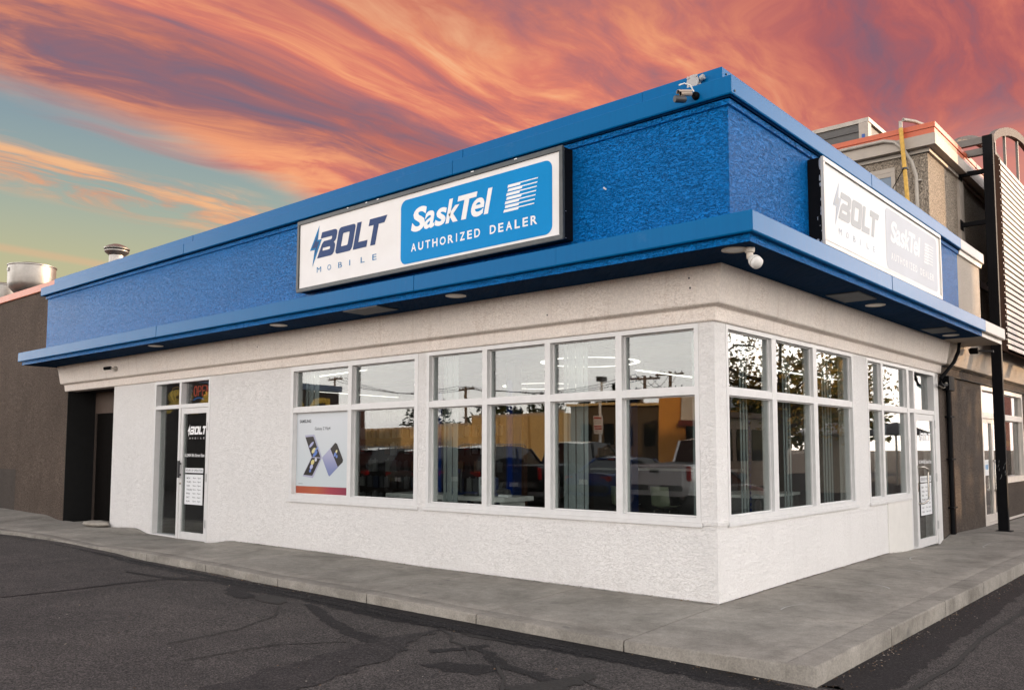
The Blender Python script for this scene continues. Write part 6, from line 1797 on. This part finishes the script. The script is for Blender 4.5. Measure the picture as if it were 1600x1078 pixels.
MB().box((-14.6, -23.99, 2.75), (-4.0, -23.8, 4.0)).obj('sign_board', plain('store_sign_white', (0.72, 0.66, 0.56), 0.6), og)
MB().box((-14.4, -23.97, 1.0), (-4.2, -23.85, 2.5)).obj('shopfront', M_carglass, og)
MB().box((-14.5, -23.96, 2.501), (-3.9, -23.4, 2.74)).obj('awning', plain('awning_maroon', (0.16, 0.03, 0.02), 0.7), og)
bh = thing('brown_shop', 'low dark brown shop with small windows behind the sign pole', 'building', (-23, -34, Z0))
MB().box((-26.4, -38, Z0), (-19.0, -31, 3.9)).obj('wall', plain('brown_render', (0.11, 0.08, 0.045), 0.85), bh)
for x in (-25.6, -24.0, -22.6, -21.2): MB().box((x, -30.99, 1.7), (x + 0.7, -30.93, 2.9)).obj('window', M_carglass, bh)
MB().box((-26.5, -31.2, 3.902), (-18.9, -30.6, 4.05)).obj('coping', M_tanwall, bh)


def utility_pole(x, y, h_, label, arm2=False):
    t = thing('utility_pole', label, 'utility pole', (x, y, Z0), R(random.uniform(-15, 15)), 'wooden utility poles across the lot', local=True)
    m = plain('pole_wood', (0.16, 0.11, 0.07), 0.9)
    MB().tube([(0, 0, 0), (0, 0, h_)], [0.16, 0.11], 8).obj('pole', m, t)
    for z in ((h_ - 0.25, h_ - 1.2) if arm2 else (h_ - 0.25,)):
        MB().box((-1.2, -0.06, z), (1.2, 0.06, z + 0.12)).obj('crossarm', m, t)
        for q in (-1.05, -0.5, 0.5, 1.05): MB().lathe([(0.04, 0), (0.05, 0.06), (0.03, 0.14)], (q, 0, z + 0.12), 8).obj('insulator', M_dkgrey, t)
    return t


UP = [(-61.2, -40, 8.5, True), (-44.3, -40, 6.75, True), (-27.6, -40.5, 6.6, False), (-25.3, -40, 6.75, True)]
for i, (x, y, h_, a2) in enumerate(UP):
    utility_pole(x, y, h_, ('wooden utility pole rising behind the dollar store', 'wooden utility pole over the tan warehouse', 'wooden utility pole left of the close pair', 'wooden utility pole right of the close pair')[i], a2)
for i, (a, b) in enumerate(zip(UP, UP[1:])):
    pw = thing('power_line', ('sagging wires from the dollar store pole to the warehouse pole', 'sagging wires from the warehouse pole to the close pair', 'short wires between the close pair of poles')[i], 'wires', (a[0], a[1], a[2]), 0, 'overhead wires')
    for o_ in (-1.0, 0.0, 1.0):
        pts = []
        for q in range(13):
            t = q / 12; pts.append((a[0] + (b[0] - a[0]) * t, a[1] + (b[1] - a[1]) * t + o_, a[2] + (b[2] - a[2]) * t - 0.15 - 0.9 * 4 * t * (1 - t)))
        MB().tube(pts, 0.02, 4).obj('wire', M_black, pw)
pp = thing('parking_sign', 'red and white parking notice on a tall white pole', 'sign', (-16.3, -20, Z0))
MB().tube([(-16.3, -20, Z0), (-16.2, -20, 4.4)], 0.06, 8).obj('pole', M_whitep, pp)
MB().box((-16.50, -19.93, 2.12), (-16.06, -19.90, 2.84)).obj('plate', M_whitep, pp)
for zz, hh in ((2.72, 0.07), (2.40, 0.06), (2.30, 0.06)): MB().box((-16.46, -19.899, zz), (-16.10, -19.89, zz + hh)).obj('red_line', flat('notice_red', (0.45, 0.04, 0.03)), pp)
for zz in (2.62, 2.56, 2.24, 2.19): MB().box((-16.44, -19.899, zz), (-16.14, -19.892, zz + 0.02)).obj('grey_line', M_conduit, pp)
MB().box((-16.35, -20.2, 4.25), (-16.05, -19.8, 4.45)).obj('lamp_head', M_dkgrey, pp)


# trees: trunk, limbs and a crown of many leaf-sized faces
def tree(name, label, loc, h_, r_, trunk_h, kind='leafy', n=2600, seed=1, group=None, leaf=0.16, cols=None):
    rnd = random.Random(seed)
    t = thing(name, label, 'tree', loc, rnd.uniform(0, 6), group, local=True)
    bark = plain('bark', (0.10, 0.075, 0.055), 0.95, 0, 0.2, 0.35, 5, 0.5)
    tr = MB(); clumps = []
    if kind == 'leafy':
        tr.tube([(0, 0, -0.1), (0.05, 0.02, trunk_h * 0.6), (0.0, 0.1, trunk_h), (0.1, 0.0, h_ * 0.62), (0.05, 0.1, h_ * 0.85)], [0.26, 0.2, 0.17, 0.10, 0.03], 9)
        for q in range(11):
            a = rnd.uniform(0, 6.28); z0 = rnd.uniform(trunk_h * 0.75, h_ * 0.6); L = r_ * rnd.uniform(0.6, 0.95)
            e = (math.cos(a) * L, math.sin(a) * L, z0 + rnd.uniform(0.2, 0.5) * (h_ - trunk_h) * 0.6)
            mid = (e[0] * 0.5, e[1] * 0.5, z0 + (e[2] - z0) * 0.35)
            tr.tube([(0, 0.05, z0), mid, e], [0.09, 0.055, 0.02], 6)
            for p, s_ in ((mid, 0.75), (e, 1.0)): clumps.append((Vector(p), r_ * 0.34 * s_))
        for q in range(16):
            a = rnd.uniform(0, 6.28); rr_ = r_ * math.sqrt(rnd.random()) * 0.9; z = rnd.uniform(trunk_h * 0.95, h_)
            k_ = 1 - ((z - (trunk_h + h_) / 2) / ((h_ - trunk_h) / 1.7)) ** 2
            rr_ *= max(0.25, k_) ** 0.5
            clumps.append((Vector((math.cos(a) * rr_, math.sin(a) * rr_, z)), r_ * rnd.uniform(0.22, 0.36)))
    else:
        tr.tube([(0, 0, -0.1), (0, 0, h_ * 0.95)], [0.22, 0.03], 8)
        for q in range(46):
            z = trunk_h + (h_ - trunk_h) * (q / 46) ** 0.9; R_ = r_ * (1 - (z - trunk_h) / (h_ - trunk_h)) + 0.12
            a = q * 2.4; clumps.append((Vector((math.cos(a) * R_ * 0.62, math.sin(a) * R_ * 0.62, z)), R_ * 0.42))
    tr.obj('trunk', bark, t, smooth=True)
    cols = cols or ((0.055, 0.075, 0.022), (0.10, 0.095, 0.025), (0.035, 0.055, 0.02))
    mbs = [MB() for _ in cols]
    for i in range(n):
        c, cr = rnd.choice(clumps)
        d_ = Vector((rnd.gauss(0, 1), rnd.gauss(0, 1), rnd.gauss(0, 0.75))); d_ = d_.normalized() * cr * rnd.random() ** 0.5
        p = c + d_
        a = Vector((rnd.gauss(0, 1), rnd.gauss(0, 1), rnd.gauss(0, 1))).normalized(); b = a.orthogonal().normalized()
        s_ = leaf * rnd.uniform(0.6, 1.4)
        mb = mbs[min(len(cols) - 1, int(rnd.random() * len(cols)))]
        mb.quad(p - a * s_, p + b * s_ * 0.55, p + a * s_, p - b * s_ * 0.55)
    for mb, cc in zip(mbs, cols):
        nm = 'leaf_%02x%02x%02x' % tuple(int(min(1, c) * 255) for c in cc)
        m = mat(nm, lambda h, cc=cc: leaf_shader(h, cc))
        mb.obj('crown', m, t, fix=False)
    return t


def leaf_shader(h, cc):
    df = h.n('ShaderNodeBsdfDiffuse'); n_ = h.noise(ocoord(h), 1.2, 4)
    c = h.mix(1.0, (*cc, 1), h.ramp(n_, [(0.3, (0.7, 0.7, 0.7)), (0.7, (1.3, 1.25, 1.1))]), 'MULTIPLY')
    h.put(df.inputs[0], c)
    tl = h.n('ShaderNodeBsdfTranslucent'); h.put(tl.inputs[0], c)
    mx = h.n('ShaderNodeMixShader'); mx.inputs[0].default_value = 0.7
    h.t.links.new(df.outputs[0], mx.inputs[1]); h.t.links.new(tl.outputs[0], mx.inputs[2])
    return mx.outputs[0]


tree('street_tree', 'large spreading street tree standing off the shop side', (9.2, 22.0, Z0), 7.2, 4.3, 2.6, n=5200, seed=4, leaf=0.088, cols=((0.24, 0.21, 0.07), (0.42, 0.30, 0.09), (0.16, 0.17, 0.06), (0.48, 0.32, 0.09)))
tree('street_tree', 'second street tree farther along the shop side', (14.5, 39, Z0), 6.6, 3.8, 2.6, n=2400, seed=9, leaf=0.2, cols=((0.16, 0.16, 0.05), (0.30, 0.22, 0.06), (0.10, 0.12, 0.04)))
tree('hedge_tree', 'rounded green tree behind the kiosk pillar', (19, 36, Z0), 4.6, 3.2, 0.9, n=2600, seed=12, leaf=0.2)
for i, (x, y, h_, lab) in enumerate(((-33, -45, 6.6, 'tall dark spruce behind the brown shop'), (-30.5, -44, 6.0, 'broad dark spruce behind the brown shop'), (-36, -45, 5.4, 'shorter spruce at the warehouse end'))):
    tree('spruce_tree', lab, (x, y, Z0), h_, 2.4 if i < 3 else 1.5, 0.8, 'spruce', 1500, 30 + i, 'spruces across the lot', 0.28, ((0.025, 0.035, 0.016), (0.045, 0.05, 0.02)))
for i, (x, y, h_) in enumerate(((-70, -60, 7.4), (-62, -62, 6.6), (-55, -61, 6.9), (-46, -60, 6.2))):
    tree('distant_tree', ('leafy tree at the far left behind the warehouse', 'lower leafy tree behind the warehouse', 'round leafy tree behind the warehouse step', 'leafy tree at the right end behind the warehouse')[i], (x, y, Z0), h_, 3.4, 1.5, n=1300, seed=50 + i, group='trees behind the warehouse', leaf=0.32)

# street things on the side the right windows mirror
kp = thing('kiosk_pillar', 'stout pale pillar with a low domed cap across the side street', 'pillar', (9.0, 26.2, Z0), local=True)
MB().lathe([(0.95, 0), (0.95, 2.25), (1.0, 2.27)], seg=28).obj('shaft', plain('pillar_render', (0.42, 0.36, 0.29), 0.8), kp, smooth=True)
MB().lathe([(1.25, 2.28), (1.28, 2.36), (1.0, 2.52), (0.55, 2.68), (0.3, 2.76), (0.05, 2.79)], seg=32).obj('cap', plain('pillar_cap', (0.55, 0.52, 0.48), 0.5), kp, smooth=True)
um = thing('patio_umbrella', 'dark patio umbrella open beyond the kiosk pillar', 'umbrella', (8.6, 33.2, Z0), local=True)
MB().tube([(0, 0, 0), (0, 0, 2.9)], 0.05, 8).obj('pole', M_alu2, um)
MB().lathe([(1.75, 2.36), (1.74, 2.40), (0.9, 2.72), (0.06, 2.95)], seg=8).obj('canopy', plain('umbrella_grey', (0.07, 0.07, 0.072), 0.8), um)
kb_ = thing('street_kiosk', 'low cream kiosk with a flat roof across the side street', 'building', (16, 30, Z0))
MB().box((13.5, 24.5, Z0), (18, 30.2, 2.9)).obj('wall', plain('kiosk_cream', (0.66, 0.58, 0.47), 0.8), kb_); MB().box((13.2, 24.2, 2.902), (18.3, 30.5, 3.15)).obj('roof', M_conduit, kb_)
for y in (25.2, 26.7, 28.2): MB().box((13.44, y, 1.0), (13.497, y + 1.0, 2.4)).obj('window', M_carglass, kb_)
tl_ = thing('traffic_light', 'traffic light with a green lamp on a dark pole by the side street', 'traffic light', (15, 28.9, Z0), local=True)
MB().tube([(0, 0, 0), (0, 0, 6.5)], 0.09, 8).obj('pole', M_dkgrey, tl_); MB().tube([(0, 0, 6.3), (0, 1.2, 6.8), (0, 3.2, 6.9)], 0.05, 8).obj('arm', M_dkgrey, tl_)
MB().box((-0.32, -0.18, 2.45), (-0.05, 0.18, 3.5)).obj('housing', M_yellow, tl_)
for q, m in enumerate((emis('signal_green', (0.02, 0.6, 0.4), 1.2), M_dkgrey, M_dkgrey)): MB().lathe([(0.12, 0), (0.11, -0.03)], (-0.325, 0, 2.65 + q * 0.32), 16, 'x').obj('signal_lens', m, tl_)
wl_ = thing('boundary_wall', 'low pale block wall along the side street', 'wall', (20, 20, Z0))
MB().box((20, 6, Z0), (20.3, 60, 1.2)).obj('wall', M_cream, wl_)
hz = thing('house', 'white gabled house far along the side street', 'building', (24, 46, Z0))
MB().box((22, 40, Z0), (32, 52, 3.4)).obj('wall', M_whitep, hz)
MB().prism([(39.5, 3.402), (52.5, 3.402), (46, 5.4)], (21.6, 0, 0), (0, 1, 0), (0, 0, 1), (1, 0, 0), 10.8).obj('roof', M_dkgrey, hz)

ob_ = thing('sun_blocking_block', 'two storey pale rendered block added across the side street to hide the low sun', 'building', (20, 21, Z0))  # out-of-frame building added to keep direct sun off the shop
M_brk = plain('block_render', (0.60, 0.50, 0.38), 0.85, 0, 0.2, 0.2, 3)
MB().box((14.5, 14.5, Z0), (24, 27.0, 8.4)).obj('wall', M_brk, ob_)
MB().box((14.3, 14.3, 8.402), (24.2, 27.2, 8.7)).obj('coping', M_cream, ob_)
wm = MB().box((-0.03, -0.7, 0), (0.0, 0.7, 1.6)).mesh('window', M_carglass)
for zz in (1.0, 4.9):
    for q in range(4): inst(wm, 'window', ob_, (14.498, 16.3 + q * 2.8, zz)).matrix_parent_inverse = WORLD[ob_.name].inverted()

# litter: dry leaves and grit along the wall foot and the gutters
lit = MB(); rnd = random.Random(77)
def litter(x, y, z, s_):
    a = rnd.uniform(0, 6.28); c_, q_ = math.cos(a) * s_, math.sin(a) * s_; t_ = rnd.uniform(0.002, 0.012)
    lit.quad((x - c_, y - q_, z + 0.002), (x + q_ * 0.5, y - c_ * 0.5, z + t_), (x + c_, y + q_, z + 0.003), (x - q_ * 0.5, y + c_ * 0.5, z + t_ * 0.5))
for _ in range(420):
    x = rnd.uniform(-9.5, 0); y = -abs(rnd.gauss(0, 0.02)) - 0.004; litter(x, y, walk_z(x, y) + 0.004, rnd.uniform(0.004, 0.014))
for _ in range(260):
    y = rnd.uniform(0, 6); x = abs(rnd.gauss(0, 0.02)) + 0.004; litter(x, y, walk_z(x, y) + 0.004, rnd.uniform(0.004, 0.014))
for _ in range(500):
    x = rnd.uniform(-8, 1.7); y = -1.71 - abs(rnd.gauss(0, 0.08)); litter(x, y, ground_z(x, y) + 0.006, rnd.uniform(0.004, 0.013))
for _ in range(420):
    y = rnd.uniform(-1.7, 6); x = 1.71 + abs(rnd.gauss(0, 0.10)); litter(x, y, -0.153, rnd.uniform(0.004, 0.013))
for _ in range(160):
    x = rnd.uniform(-8, 4); y = rnd.uniform(-5.5, -2.0); litter(x, y, ground_z(x, y) + 0.005, rnd.uniform(0.005, 0.014))
M_lit = mat('dry_litter', lambda h: pbsdf(h, h.ramp(h.noise(ocoord(h), 9, 2), [(0.35, (0.05, 0.04, 0.03)), (0.5, (0.20, 0.12, 0.06)), (0.62, (0.36, 0.33, 0.28))]), 0.9))
lo = lit.obj('dry_litter', M_lit, fix=False)
tag(lo, 'dry leaf bits and grit along the wall foot and gutters', None, None, 'stuff')
